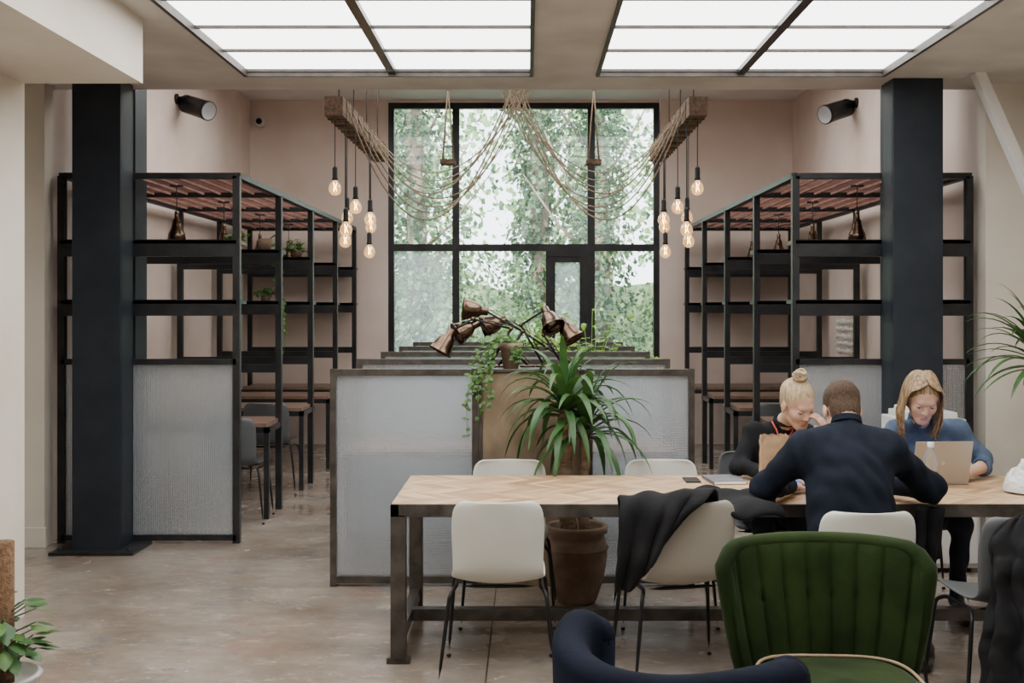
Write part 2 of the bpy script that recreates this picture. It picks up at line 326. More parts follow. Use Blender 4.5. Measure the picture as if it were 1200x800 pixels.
# window
w=B('window_1'); Yw=13.6
def vb(x,z0,z1,wd=.07): w.box(x-wd/2,x+wd/2,Yw-.04,Yw+.04,z0,z1,STEEL)
def hb(z,x0,x1,wd=.07): w.box(x0,x1,Yw-.041,Yw+.041,z-wd/2,z+wd/2,STEEL)
vb(-1.665,.9,4.17);vb(1.58,.9,4.17);vb(-.875,.9,4.17,.085);vb(.78,0,4.17,.09)
hb(4.135,-1.7,1.615);hb(.93,-1.7,.22);hb(.93,.79,1.615);hb(2.40,-1.7,1.615,.085)
w.box(-.84,1.56,Yw-.005,Yw+.005,2.44,4.1,MPANE);w.box(-1.63,-.9,Yw-.005,Yw+.005,2.44,4.1,MPANE)
w.box(-1.63,-.92,Yw-.005,Yw+.005,.96,2.36,MHAZE);w.box(-.83,.2,Yw-.005,Yw+.005,.96,2.36,MPANE);w.box(.82,1.55,Yw-.005,Yw+.005,.96,2.36,MPANE)
w.build()
d=B('door_1')
d.box(.225,.275,Yw-.045,Yw+.045,0,2.36,STEEL);d.box(.275,.34,Yw-.03,Yw+.03,.02,2.29,STEEL);d.box(.64,.735,Yw-.03,Yw+.03,.02,2.29,STEEL)
d.box(.34,.64,Yw-.03,Yw+.03,2.22,2.29,STEEL);d.box(.34,.64,Yw-.03,Yw+.03,.02,.3,STEEL);d.box(.34,.64,Yw-.005,Yw+.005,.3,2.22,MHAZE);d.box(.275,.735,Yw-.045,Yw+.045,2.29,2.36,STEEL)
d.tube([(.68,Yw-.03,1.05),(.68,Yw-.09,1.05),(.58,Yw-.09,1.05)],.01,SILV)
d.build()
# columns
for xa,xb in ((-3.10,-2.77),(2.49,2.83)):
    b=B('steel_column'); b.box(xa,xb,7.55,7.575,.02,ZC,COLM);b.box(xa,xb,7.775,7.80,.02,ZC,COLM);b.box((xa+xb)/2-.012,(xa+xb)/2+.012,7.575,7.775,.02,ZC,COLM)
    b.box(xa,xa+.012,7.56,7.79,.02,ZC,COLM); b.box(xb-.012,xb,7.56,7.79,.02,ZC,COLM)
    b.box(xa-.12,xb+.12,7.45,7.84,0,.022,STEEL)
    for x in (xa-.07,xb+.07): b.lathe([(0,.04),(.02,.04),(.02,.02)],(x,7.52,0),STEEL,6)
    b.build(bevel=.003)
for xa,xb in ((-3.16,-2.88),(2.67,2.92)):
    b=B('steel_column'); b.box(xa,xb,8.15,8.4,0,4.2,COLM); b.box(xa-.08,xb+.08,8.08,8.47,0,.02,STEEL); b.build(bevel=.003)
# ------------------------------------------------------------------ shelving units
FY=[7.87,9.2,10.55,11.9,13.2]
def shelving(xi,xo):
    b=B('metal_shelving_unit'); x0,x1=min(xi,xo),max(xi,xo); p=.025
    for y in FY:
        for x in (xi,xo): b.box(x-p,x+p,y-p,y+p,0,2.60,STEEL)
        b.box(x0,x1,y-.025,y+.025,2.58,2.62,STEEL)
        b.box(x0,x1,y-.03,y+.03,2.03,2.145,STEEL); b.box(x0,x1,y-.03,y+.27,2.12,2.15,STEEL)
        b.box(x0,x1,y-.03,y+.03,1.61,1.72,STEEL); b.box(x0,x1,y-.03,y+.27,1.695,1.725,STEEL)
        if y>8: b.box(x0,x1,y-.02,y+.02,1.13,1.20,STEEL)
    for x in (xi,xo): b.box(x-p,x+p,FY[0],FY[-1],2.585,2.625,STEEL)
    n=int((FY[-1]-FY[0])/.075)
    for k in range(n): 
        y=FY[0]+.04+k*.075; b.box(x0,x1,y-.008,y+.008,2.615,2.63,GRID)
    for k in range(9):
        x=x0+(x1-x0)*(k+.5)/9; b.box(x-.008,x+.008,FY[0],FY[-1],2.60,2.616,GRID)
    b.box(x0+.03,x1-.03,7.862,7.874,.06,1.27,MREED)
    for z in (.04,1.285): b.box(x0,x1,7.845,7.895,z-.02,z+.02,STEEL)
    for y in FY[1:]:
        b.box(x0+.03,x1+.0,y-.45,y+.12,.725,.755,DESK); b.box(x0,x1,y-.45,y-.42,.68,.725,STEEL)
        b.box(xi-.02,xi+.02,y-.45,y-.41,0,.725,STEEL); b.box(xi-.02,xi+.02,y-.45,y+.1,.68,.725,STEEL)
        b.box(xo-.02,xo+.02,y-.45,y-.41,0,.725,STEEL)
    return b.build()
shelving(-2.06,-3.30); shelving(1.90,3.13)
def pendant(x,y,z0):
    b=B('pendant_lamp'); b.tube([(x,y,2.615),(x,y,z0+.2)],.004,CORD,6)
    b.tube([(x-.05,y,2.60),(x+.05,y,2.60)],.01,CORD,6)
    b.lathe([(.0,.22),(.016,.22),(.018,.19),(.018,.165),(.03,.15),(.036,.12),(.044,.085),(.062,.045),(.068,.0),(.064,.0),(.057,.04),(.034,.1),(.0,.12)],(x,y,z0),BRONZE,20); b.ball((x,y,z0+.05),.025,WPLAST); b.build()
for y in (8.48,9.8,11.12,12.45): pendant(-2.68,y,2.185); pendant(2.52,y,2.185)
# ------------------------------------------------------------------ shell chairs
def shell_chair(x,y,rot,shell,legs=BLACK):
    b=B('shell_chair'); b.M=Matrix.Translation((x,y,0))@Matrix.Rotation(rot,4,'Z')
    prof=[(.225,.43,.185),(.2,.452,.205),(.12,.447,.212),(0,.44,.215),(-.1,.437,.212),(-.165,.452,.205),(-.205,.50,.200),(-.225,.57,.203),(-.238,.65,.206),(-.248,.72,.206),(-.254,.765,.202),(-.258,.795,.192),(-.260,.812,.176),(-.261,.822,.15)]
    P=[]
    for i,(py,pz,hw) in enumerate(prof):
        back=min(1,max(0,(pz-.45)/.12)) if py<-.1 else 0
        row=[]
        for k in range(13):
            u=-1+2*k/12; row.append((u*hw,py+.055*u*u*back,pz+.028*u*u*(1-back)))
        P.append(row)
    b.sheet(P,.012,shell)
    for sx in (-1,1):
        pts=[(sx*.262,-.2,.011),(sx*.215,-.155,.395),(sx*.19,-.10,.418),(sx*.19,.12,.418),(sx*.215,.165,.395),(sx*.245,.215,.011)]
        b.tube(fillet(pts,.05),.010,legs,8)
        b.tube([(sx*.262,-.2,0),(sx*.262,-.2,.02)],.014,legs); b.tube([(sx*.245,.215,0),(sx*.245,.215,.02)],.014,legs)
    for yy in (-.10,.12): b.tube([(-.19,yy,.419),(.19,yy,.419)],.011,legs)
    return b.build(sub=1)
shell_chair(-.13,5.08,0,SHW); shell_chair(.68,5.06,.22,SHB); shell_chair(1.42,4.83,0,SHW); shell_chair(2.02,4.72,.1,SHG)
shell_chair(-.10,5.95,math.pi,SHW); shell_chair(.74,5.95,math.pi,SHW); shell_chair(1.33,6.32,math.pi+.05,SHG); shell_chair(2.2,6.36,math.pi,SHG)
shell_chair(-2.29,8.72,0,SHG); shell_chair(-2.32,10.05,0,SHG); shell_chair(2.2,10.05,0,SHG)
# ------------------------------------------------------------------ communal table
t=B('communal_table'); X0,X1,Y0,Y1=-.64,2.95,5.18,6.07
t.box(X0+.004,X1-.004,Y0+.004,Y1-.004,.735,.752,MCHEV)
for a in [(X0,X1,Y0,Y0+.04),(X0,X1,Y1-.04,Y1),(X0,X0+.04,Y0,Y1),(X1-.04,X1,Y0,Y1)]: t.box(a[0],a[1],a[2],a[3],.69,.7505,RAW)
for x in (X0,X1-.07):
    for y in (Y0,Y1-.07): t.box(x,x+.07,y,y+.07,0.03,.70,RAW); t.box(x-.02,x+.09,y+.01,y+.06,0,.03,RAW)
    t.box(x+.01,x+.06,Y0+.07,Y1-.07,.09,.15,RAW)
t.box(X0+.06,X1-.06,5.59,5.65,.09,.15,RAW)
t.build(bevel=.002)
# ------------------------------------------------------------------ central screens
def divider(y,x0,x1,name='glass_desk_screen'):
    b=B(name)
    b.box(x0+.03,x1-.03,y-.006,y+.006,.05,1.265,MREED)
    for x in (x0+.018,x1-.018): b.box(x-.018,x+.018,y-.03,y+.03,0,1.30,RAW)
    for z in (.04,1.28): b.box(x0,x1,y-.029,y+.029,z-.02,z+.02,RAW)
    return b.build()
divider(6.66,-1.18,-.295); divider(6.66,.355,1.0)
for y in (7.95,9.25,10.55,11.85): divider(y,-1.22,1.02)
b=B('planter_cabinet'); b.box(-.28,.34,6.65,6.98,.0,1.28,OSB)
for x in (-.28,.34): b.box(x-.012,x+.012,6.635,6.99,0,1.29,RAW)
b.box(-.29,.35,6.635,6.99,1.28,1.30,RAW); b.build(bevel=.003)
for y in (7.1,8.0,9.3,10.6):
    b=B('work_desk')
    b.box(-1.18,.98,y,y+.62 if y>7.2 else y+.6,.72,.75,DESK)
    for x in (-1.15,.95):
        for yy in (y+.04,y+.52): b.box(x-.02,x+.02,yy-.02,yy+.02,0,.72,STEEL)
    b.build()
def desk_lamp(base,elbows,shade_c,sdir,sc=1):
    b=B('desk_lamp'); b.lathe([(0,.012),(.045,.012),(.05,0),(0,0)],base,BRONZE,16)
    pts=[Vector(base)+Vector((0,0,.01))]+[Vector(e) for e in elbows]; sd=Vector(sdir).normalized(); sc_=Vector(shade_c); top=sc_-sd*.09*sc
    pts.append(top)
    for i in range(len(pts)-1): 
        b.tube([pts[i],pts[i+1]],.007,BLACK,6); o_=Vector((.018,0,.012)); b.tube([pts[i]+o_,pts[i+1]+o_],.003,BRONZE,5); b.ball(pts[i+1],.014,BRONZE,8,6)
    b.lathe([(0,-.10),(.022,-.10),(.026,-.095),(.026,-.06),(.030,-.055),(.042,-.042),(.052,-.02),(.062,.02),(.072,.05),(.078,.055),(.074,.058),(.056,.02),(.03,-.02),(0,-.03)],sc_,BRONZE,24,axis=sd); b.ball(sc_+sd*.01,.022,WPLAST,8,6)
    b.build()
desk_lamp((-.24,6.8,1.30),[(-.10,6.75,1.54),(-.33,6.72,1.60)],(-.50,6.70,1.45),(-.45,-.15,-.8))
desk_lamp((-.18,6.88,1.30),[(-.03,6.85,1.52)],(-.34,6.82,1.655),(-1,-.1,.12))
desk_lamp((.0,6.9,1.30),[(-.14,6.88,1.46)],(-.385,6.8,1.53),(-.8,-.3,-.45))
desk_lamp((.1,6.9,1.30),[(-.04,6.85,1.56)],(.14,6.74,1.59),(.35,-.55,-.75))
desk_lamp((.22,6.82,1.30),[(.10,6.8,1.50)],(.25,6.70,1.52),(.5,-.3,-.8))
desk_lamp((.29,6.92,1.30),[(.12,6.9,1.42)],(-.22,6.90,1.56),(-.8,-.2,-.3))
# pots & plants
b=B('trailing_potted_plant'); px,py=-.10,6.70
b.lathe([(0,0),(.045,0),(.062,.12),(.072,.12),(.074,.155),(.058,.155),(.05,.13),(0,.13)],(px,py,1.30),TERRA,20)
for k in range(9):
    a=random.uniform(math.pi*.95,math.pi*1.35) if k<6 else random.uniform(0,6.28)
    ln=random.uniform(.35,.72) if k<6 else .12; p=Vector((px,py,1.45)); pts=[p.copy()]; dr=Vector((math.cos(a)*.42,-.5,.6)).normalized()
    for i in range(16):
        p=p+dr*ln/13; pts.append(p.copy()); dr=(dr+Vector((random.uniform(-.13,.11),0,-.34))).normalized()
        if p.y<6.60: dr.y=abs(dr.y)*.1
        if p.z<1.32 and p.y>6.58: p.y=6.58
    b.tube(pts,.002,LF2,4)
    for q in pts[1:]:
        for _ in range(2):
            dd=Vector((random.uniform(-1,1),random.uniform(-1,.0),random.uniform(-.8,.4))); b.leaf(q,dd,(random.uniform(-.4,.4),-1,.6),random.uniform(.025,.042),random.uniform(.018,.030),LF2)
b.build()
b=B('potted_dracaena'); cx,cy=.28,6.30
b.lathe([(0,0),(.10,0),(.115,.02),(.155,.14),(.175,.26),(.165,.36),(.15,.385),(.175,.40),(.18,.43),(.165,.44),(.148,.43),(.145,.38),(0,.37)],(cx,cy,0),TERRA,28)
b.lathe([(.176,.30),(.182,.31),(.176,.32)],(cx,cy,0),TERRA,28)
b.lathe([(.0,.385),(.147,.38)],(cx,cy,0),SOIL,20)
trs=[((cx-.05,cy,.36),(.21,6.28,1.10),.05),((cx+.04,cy,.36),(.33,6.28,.98),.035)]
for a0,a1,r in trs:
    pts=[Vector(a0).lerp(Vector(a1),i/10)+Vector((.008*math.sin(i*2),0,0)) for i in range(11)]
    b.tube(pts,[r*(1-.03*i+.06*(i%2)) for i in range(11)],TRUNK,10)
    n=50 if r>.04 else 34
    for k in range(n):
        a=k*2.4+random.uniform(-.2,.2);el=1.35-1.35*(k/n)+random.uniform(-.15,.15); dd=Vector((math.cos(a)*math.cos(el),math.sin(a)*math.cos(el)*.75,math.sin(el)))
        L=random.uniform(.38,.56); b.strap(Vector(a1)+Vector((0,0,.08*(1-k/n)-.06)),dd,L,random.uniform(.042,.058),random.uniform(1.5,2.8),LF1,ymax=6.58)
b.build()
def leafy(name,x,y,z,h,rad,n,m,potm=TERRA,pr=.09,ph=.16,ls=.09):
    b=B(name); b.lathe([(0,0),(pr*.7,0),(pr,ph),(pr*.9,ph),(pr*.85,ph*.85),(0,ph*.85)],(x,y,z),potm,20)
    for k in range(n):
        a=random.uniform(0,6.28); e=random.uniform(.2,1.4); L=h*random.uniform(.5,1); d=Vector((math.cos(a)*math.cos(e)*rad/h*1.6,math.sin(a)*math.cos(e)*rad/h*1.6,math.sin(e))).normalized()
        p=Vector((x,y,z+ph*.8)); pts=[p.copy()]
        for i in range(5): p=p+d*L/5; d=(d+Vector((0,0,-.12))).normalized(); pts.append(p.copy())
        b.tube(pts,.003,m,4)
        for q in pts[2:]:
            for _ in range(2): b.leaf(q,(random.uniform(-1,1),random.uniform(-1,1),random.uniform(-.2,.5)),(0,random.uniform(-.5,.5),1),ls*random.uniform(.7,1.2),ls*.6,m)
    return b.build()
leafy('leafy_potted_plant',.55,9.62,.75,.80,.24,34,LF3,pr=.10)
leafy('leafy_potted_plant',.05,10.95,.75,.85,.28,34,LF3,pr=.10)
leafy('shelf_potted_plant',-2.45,9.32,2.15,.13,.14,22,LF2,TERRA,.06,.08,.05)
leafy('shelf_potted_plant',-2.22,10.68,2.15,.13,.14,20,LF2,TERRA,.06,.08,.05)
leafy('shelf_potted_plant',-2.20,9.33,1.725,.10,.12,14,LF2,TERRA,.05,.07,.045)
b=B('trailing_ivy_pot'); b.lathe([(0,0),(.05,0),(.06,.1),(.05,.1),(0,.09)],(-2.22,9.38,2.15),TERRA,16)
for k in range(5):
    p=Vector((-2.18,9.38,2.25));q=[p.copy(),p+Vector((.06,-.02*k,.03))];p=q[-1].copy()
    for i in range(12): p=p+Vector((random.uniform(-.010,.018),random.uniform(-.02,.02),-.05-.008*k)); q.append(p.copy()); b.leaf(p,(random.uniform(-1,1),-.6,-.4),(0,-1,.3),.045,.035,LF2)
    b.tube(q,.002,LF2,4)
b.build()
b=B('climbing_potted_plant'); x,y=-1.98,4.12
b.lathe([(0,0),(.13,0),(.16,.3),(.17,.3),(.15,.31),(.14,.27),(0,.26)],(x,y,0),WPLAST,24); b.tube([(x+.03,y,.26),(x+.03,y,.5),(x+.03,y,.80)],.042,COIR,12)
for k in range(58):
    z=random.uniform(.30,.54);a=random.uniform(0,6.28); d=Vector((math.cos(a),math.sin(a),random.uniform(-.1,.7))); q=Vector((x+.03,y,z)); e=q+d*random.uniform(.06,.15); b.tube([q,e],.003,LF1,4); b.leaf(e,d+Vector((0,0,-.5)),(0,0,1),random.uniform(.07,.11),random.uniform(.05,.075),LF1 if k%3 else LF2)
b.build()
b=B('potted_palm'); x,y=3.06,6.62
b.lathe([(0,0),(.16,0),(.2,.4),(.21,.4),(.19,.42),(.18,.36),(0,.35)],(x,y,0),TERRA,24); b.tube([(x,y,.35),(x+.02,y,.8),(x,y,1.38)],[.035,.03,.026],TRUNK,8)
for k in range(60):
    a=k*2.4+random.uniform(-.2,.2);el=1.35-1.45*(k/60)+random.uniform(-.15,.15); dd=Vector((math.cos(a)*math.cos(el),math.sin(a)*math.cos(el)*.8,math.sin(el)))
    b.strap((x,y,1.40-.10*k/60),dd,random.uniform(.42,.56),random.uniform(.032,.048),random.uniform(.7,1.6),LF1)
b.build()
# ------------------------------------------------------------------ beam chandeliers and ropes
def chandelier(x,sg,y0=8.7,y1=11.5,z=3.25):
    b=B('beam_pendant_chandelier'); b.box(x-.072,x+.072,y0,y1,z-.075,z+.075,WOODD)
    for y in np.linspace(y0+.25,y1-.25,4): b.tube([(x,y,z+.07),(x,y,4.2)],.005,CORD,6)
    for i in range(0,16):
        y=y0+.18+i*.16; b.box(x-.078,x+.078,y-.012,y+.012,z-.082,z+.082,ROPE if i%2 else WOODD)
    bl=[(-.02,8.95,2.64),(.05,9.3,2.52),(-.04,9.75,2.47),(.05,10.2,2.42),(.03,9.0,2.31),(-.03,9.55,2.25),(.06,10.0,2.18),(.10,9.6,2.44)]
    for dx,y,bz in bl:
        X=x+dx*1.6*(-sg)
        b.tube([(X,y,z-.08),(X,y,bz+.14)],.004,CORD,5); b.tube([(X,y,z-.085),(x,y,z+.075)],.004,CORD,5)
        b.lathe([(0,.17),(.012,.165),(.021,.15),(.021,.075),(.024,.07),(.024,.055),(0,.055)],(X,y,bz),BLACK,12)
        b.lathe([(.016,.06),(.024,.045),(.042,.022),(.051,-.008),(.049,-.034),(.034,-.056),(.015,-.066),(0,-.068)],(X,y,bz),BULB,18)
        fp=[(X+.017*math.cos(i*2.1),y+.017*math.sin(i*2.1),bz+.035-.07*(i%2)) for i in range(9)]; b.tube(fp,.0018,FIL,4)
        b.tube([(X,y,bz+.05),(X,y,bz-.01)],.004,BRONZE,5)
    return b.build()
chandelier(-1.52,-1); chandelier(1.34,1)
b=B('hanging_rope_swags')
for sg,bx in ((-1,-1.45),(1,1.27)):
    for k in range(8):
        a=Vector((bx,8.9+.30*k,3.30)); c=Vector((-.10-sg*(.15+.07*(k%4)),9.7+.1*k,4.2)); sag=[1.30,1.22,1.15,1.05,.98,.9,.8,.68][k]
        pts=[a.lerp(c,i/28)-Vector((0,0,sag*4*(i/28)*(1-i/28)*(1.06-.12*i/28))) for i in range(29)]
        b.tube(pts,.0065,ROPE,6)
b.build()
for x in (-.70,.585):
    b=B('hanging_swing_seat'); y=9.8
    b.box(x-.065,x+.065,y-.08,y+.08,2.93,2.97,WOODD)
    for dx in (-.05,.05):
        for dy in (-.06,.06): b.tube([(x+dx,y+dy,2.93),(x+dx*.4,y+dy*.4,3.35),(x,y,3.6)],.006,ROPE,6)
    b.tube([(x,y,3.58),(x,y,4.2)],.010,ROPE,6); b.build()
b=B('ceiling_pulley_lamp'); b.lathe([(0,0),(.05,0),(.035,.08),(.02,.12),(.01,.2),(0,.2)],(-1.05,8.5,4.0),BRONZE,14); b.tube([(-1.05,8.5,3.8),(-1.05,8.5,4.02)],.02,WOODD); b.build()
# speakers + cctv
for x,sg,y in ((-3.39,1,10.7),(3.24,-1,10.9)):
    b=B('wall_speaker'); c=Vector((x+sg*.20,y,3.60)); ax=Vector((sg*.80,-.50,-.30)).normalized()
    b.lathe([(0,-.19),(.06,-.19),(.088,-.16),(.092,.14),(.096,.15),(.096,.175),(.085,.18)],c,BLACK,24,axis=ax); b.lathe([(.086,.178),(.05,.17),(0,.17)],c,SILV,24,axis=ax)
    b.tube([(x,y,3.68),(x+sg*.12,y,3.70),c],.018,BLACK); b.lathe([(0,0),(.05,0),(.05,.02),(0,.02)],(x,y,3.68),BLACK,12,axis=(sg,0,0)); b.build()
b=B('cctv_dome_camera'); b.lathe([(0,0),(.07,0),(.07,.06),(.05,.07),(0,.07)],(-3.26,13.55,3.93),WPLAST,20,axis=(0,-1,0)); b.ball((-3.26,13.47,3.93),.038,BLACK); b.build()
b=B('wall_poster_lettering')
for r in range(5):
    z=1.52-.075*r; pts=[]
    for i in range(34): pts.append((3.235,11.6-.6*i/33,z+.022*math.sin(i*1.9+r)+.008*math.sin(i*4.1)))
    b.tube(pts,.012,WHITE,4)
b.build()
b=B('printer'); b.box(2.36,2.78,7.02,7.40,.80,.96,WPLAST);b.box(2.40,2.74,7.06,7.38,.96,1.0,WPLAST);b.box(2.42,2.66,7.0,7.1,.88,.91,BLACK)
b.box(2.42,2.64,7.08,7.34,1.0,1.012,WHITE);b.box(2.43,2.65,7.10,7.33,1.014,1.03,WHITE,Matrix.Rotation(.12,3,'Z'));b.build(bevel=.008)
b=B('storage_cabinet'); b.box(2.25,2.85,6.98,7.42,.03,.80,WPLAST)
b.box(2.27,2.54,6.965,6.985,.06,.77,WHITE);b.box(2.56,2.83,6.965,6.985,.06,.77,WHITE);b.box(2.28,2.8,7.0,7.4,0,.03,BLACK);b.build(bevel=.004)
# ------------------------------------------------------------------ velvet chairs
def green_chair():
    b=B('green_velvet_chair'); b.M=Matrix.Translation((1.01,3.80,0))@Matrix.Rotation(-.05,4,'Z')
    nu,nv=97,26; P=[];Q=[]
    for i in range(nv):
        v=i/(nv-1); row=[];r2=[]
        for k in range(nu):
            u=-1+2*k/(nu-1); hw=.255+.095*v**.7
            corner=max(0,abs(u)-.80)/.20
            z=.40+(.852-.055*corner**2.5-.010*u*u-.40)*v
            yy=-.13*abs(u)**2.4*(.75+.25*v)+.07*v
            seam=abs(math.cos(math.pi*u*4.0)); bul=.022*seam**.5*(.35+.65*math.sin(math.pi*min(1,v))**.4)
            btn=sum(math.exp(-(((u-bu)/.03)**2+((v-.60)/.03)**2)) for bu in (-.625,-.375,-.125,.125,.375,.625))
            row.append((u*hw*(1-.05*corner*v),yy-bul+.010*btn,z)); r2.append((u*(hw+.004),yy+.075-.05*v*abs(u)**4,z))
        P.append(row);Q.append(r2)
    A=np.array(P);C=np.array(Q);n,k=nv,nu;vs=list(map(Vector,A.reshape(-1,3)))+list(map(Vector,C.reshape(-1,3)));o=n*k;fs=[]
    for i in range(n-1):
        for j in range(k-1):
            a=i*k+j;fs.append((a,a+1,a+k+1,a+k));fs.append((o+a,o+a+k,o+a+k+1,o+a+1))
        a=i*k;fs.append((a,a+k,o+a+k,o+a));a=i*k+k-1;fs.append((a,o+a,o+a+k,a+k))
    for j in range(k-1):
        a=j;fs.append((a,o+a,o+a+1,a+1))
    b.add(vs,fs,GREEN,True)
    rim=[Vector(A[i,0]*.5+C[i,0]*.5) for i in range(0,nv-1,2)]+[Vector(A[-1,j]*.5+C[-1,j]*.5) for j in range(0,nu,4)]+[Vector(A[i,-1]*.5+C[i,-1]*.5) for i in range(nv-2,-1,-2)]
    b.tube(rim,.030,GREEN,12)
    nb=28; prof=[(0.0,.505),(.55,.50),(.85,.492),(.97,.475),(1.0,.45),(1.0,.34),(.97,.32)]
    vs=[];
    for s_,z in prof:
        for q in range(nb*2):
            a=2*math.pi*q/(nb*2); ca,sa=math.cos(a),math.sin(a); e=.55
            vs.append((.30*s_*math.copysign(abs(ca)**e,ca)*(1.0 if sa<0 else .86),-.31+.29*s_*math.copysign(abs(sa)**e,sa),z))
    m=nb*2; fs=[(i*m+q,(i+1)*m+q,(i+1)*m+(q+1)%m,i*m+(q+1)%m) for i in range(len(prof)-1) for q in range(m)]
    b.add(vs,fs,GREEN,True)
    for pz,sc in ((.485,.985),(.335,1.0)):
        pts=[]
        for q in range(m+1):
            a=2*math.pi*q/m; ca,sa=math.cos(a),math.sin(a)
            pts.append((.30*sc*math.copysign(abs(ca)**.55,ca)*(1.0 if sa<0 else .86),-.31+.29*sc*math.copysign(abs(sa)**.55,sa),pz))
        b.tube(pts,.006,PIPING,6)
    for sx in (-1,1): b.tube([(sx*.23,-.52,.34),(sx*.26,-.56,0)],[.024,.014],LEGW,10); b.tube([(sx*.2,-.06,.36),(sx*.24,.06,0)],[.024,.014],LEGW,10)
    return b.build()
green_chair()
def blue_chair():
    b=B('blue_velvet_tub_chair'); cx,cy=.42,2.98; ph=math.radians(52); vs=[]
    nt=60; sec=14; R=.295
    for i in range(nt+1):
        th=ph+math.radians(88)+math.radians(184)*i/nt; t=abs(i/nt-.5)*2; ct,st=math.cos(th),math.sin(th)
        top=.790+.015*math.cos(i/nt*6.28) - .02*t**4 + (.03*math.exp(-((i/nt-.08)/.09)**2))
        for k in range(sec):
            a=2*math.pi*k/sec; w=.055
            zc=math.sin(a); rc=math.cos(a)
            z=(top-.055+.055*zc) if zc>0 else (.30+.02*zc)
            rr=R+w*rc*(1.0 if zc>0 else .85)+.02*(z-.3)
            vs.append((cx+rr*ct,cy+rr*st,z))
    fs=[(i*sec+k,i*sec+(k+1)%sec,(i+1)*sec+(k+1)%sec,(i+1)*sec+k) for i in range(nt) for k in range(sec)]
    fs.append(tuple(range(sec))[::-1]);fs.append(tuple(nt*sec+k for k in range(sec)))
    b.add(vs,fs,BLUE,True)
    for i in (0,nt):
        th=ph+math.radians(88)+math.radians(184)*i/nt; c=Vector((cx+R*math.cos(th),cy+R*math.sin(th),0))
        b.tube([c+Vector((0,0,.3)),c+Vector((0,0,.5)),c+Vector((.0,0,.73))],[.05,.055,.058],BLUE,14); b.ball(c+Vector((0,0,.73)),.058,BLUE)
    f_=Vector((math.cos(ph),math.sin(ph),0))
    b.lathe([(0,.47),(.2,.465),(.27,.45),(.285,.42),(.285,.30),(.26,.27),(0,.27)],Vector((cx,cy,0))+f_*.05,BLUE,32)
    for a in (45,135,225,315):
        d_=Vector((math.cos(ph+math.radians(a)),math.sin(ph+math.radians(a)),0)); c=Vector((cx,cy,0)); b.tube([c+d_*.2+Vector((0,0,.29)),c+d_*.25],[.022,.013],LEGW,10)
    return b.build()
blue_chair()
# ------------------------------------------------------------------ jackets
def wr(p,s=9,a=.012):
    return noise.noise_vector(Vector(p)*s)*a
b=B('draped_black_jacket'); P=[]
path=[(5.02,.50),(4.96,.60),(4.93,.70),(4.92,.80),(4.89,.855),(4.83,.872),(4.77,.85),(4.745,.78),(4.74,.70),(4.735,.62),(4.74,.54),(4.75,.47)]
for i,(y,z) in enumerate(path):
    row=[]
    for k in range(22):
        u=k/21; x=.40+.44*u; s_=max(0,(i-5)/6); x2=x-.10*s_*u*1.8-.03*s_; zz=z-.03*(1-u)**2+ (0 if i<6 else (.26*s_*max(0,u-.35)**1.0*1.6))
        v=Vector((x2,y+.022*math.sin(u*21+i*.5)*(.3+s_),zz)); row.append(tuple(v+wr(v,9,.03)+wr(v,24,.010)))
    P.append(row)
b.sheet(P,.022,PLBLACK); 
P=[]
for i in range(14):
    row=[]
    for k in range(16):
        u=i/13;v=k/15; x=.72+.42*u; y=4.86+.40*v+.06*u; z=.795+.018*math.sin(u*9+v*5)+.013*math.sin(v*13)-.10*max(0,.35-v)*u*2; 
        if y>5.15: z=max(z,.785)
        q=Vector((x,y,z)); row.append(tuple(q+wr(q,9,.02)+wr(q,25,.008)))
    P.append(row)
b.sheet(P,.026,PLBLACK); b.build(sub=1)
b=B('hanging_black_coat'); P=[]
for i in range(34):
    row=[]; v=i/33
    for k in range(48):
        a=2*math.pi*k/47; fold=(.012+.028*v)*math.sin(a*9+v*2.5+math.sin(v*6))+.012*math.sin(a*17+v*9); rx=.15+.10*v+fold; ry=.07+.06*v+fold*.8
        x=2.03+math.cos(a)*rx+.04*v; y=4.44+math.sin(a)*ry-.05*v; z=.86-.74*v+.03*math.cos(a)*(1-v)+.02*v*math.sin(a*4)
        if v<.12: x=2.03+(x-2.03)*(.55+v*3.7); y=4.44+(y-4.44)*(.2+v*6.6)
        q=Vector((x,y,z)); row.append(tuple(q+wr(q,6,.035)+wr(q,18,.018)))
    P.append(row)
b.sheet(P,.014,PLBLACK); b.build(sub=1)
b=B('hanging_tote_jacket'); P=[]
for i in range(12):
    row=[]
    for k in range(12):
        v=i/11;u=k/11; q=Vector((1.80+.12*u+.02*v*math.sin(u*6),5.14-.02*math.sin(u*9+v*3)-.02,.755-.30*v*(1-.4*abs(u-.5)))); row.append(tuple(q+wr(q,9,.012)))
    P.append(row)
b.sheet(P,.02,PLBLACK); b.build()
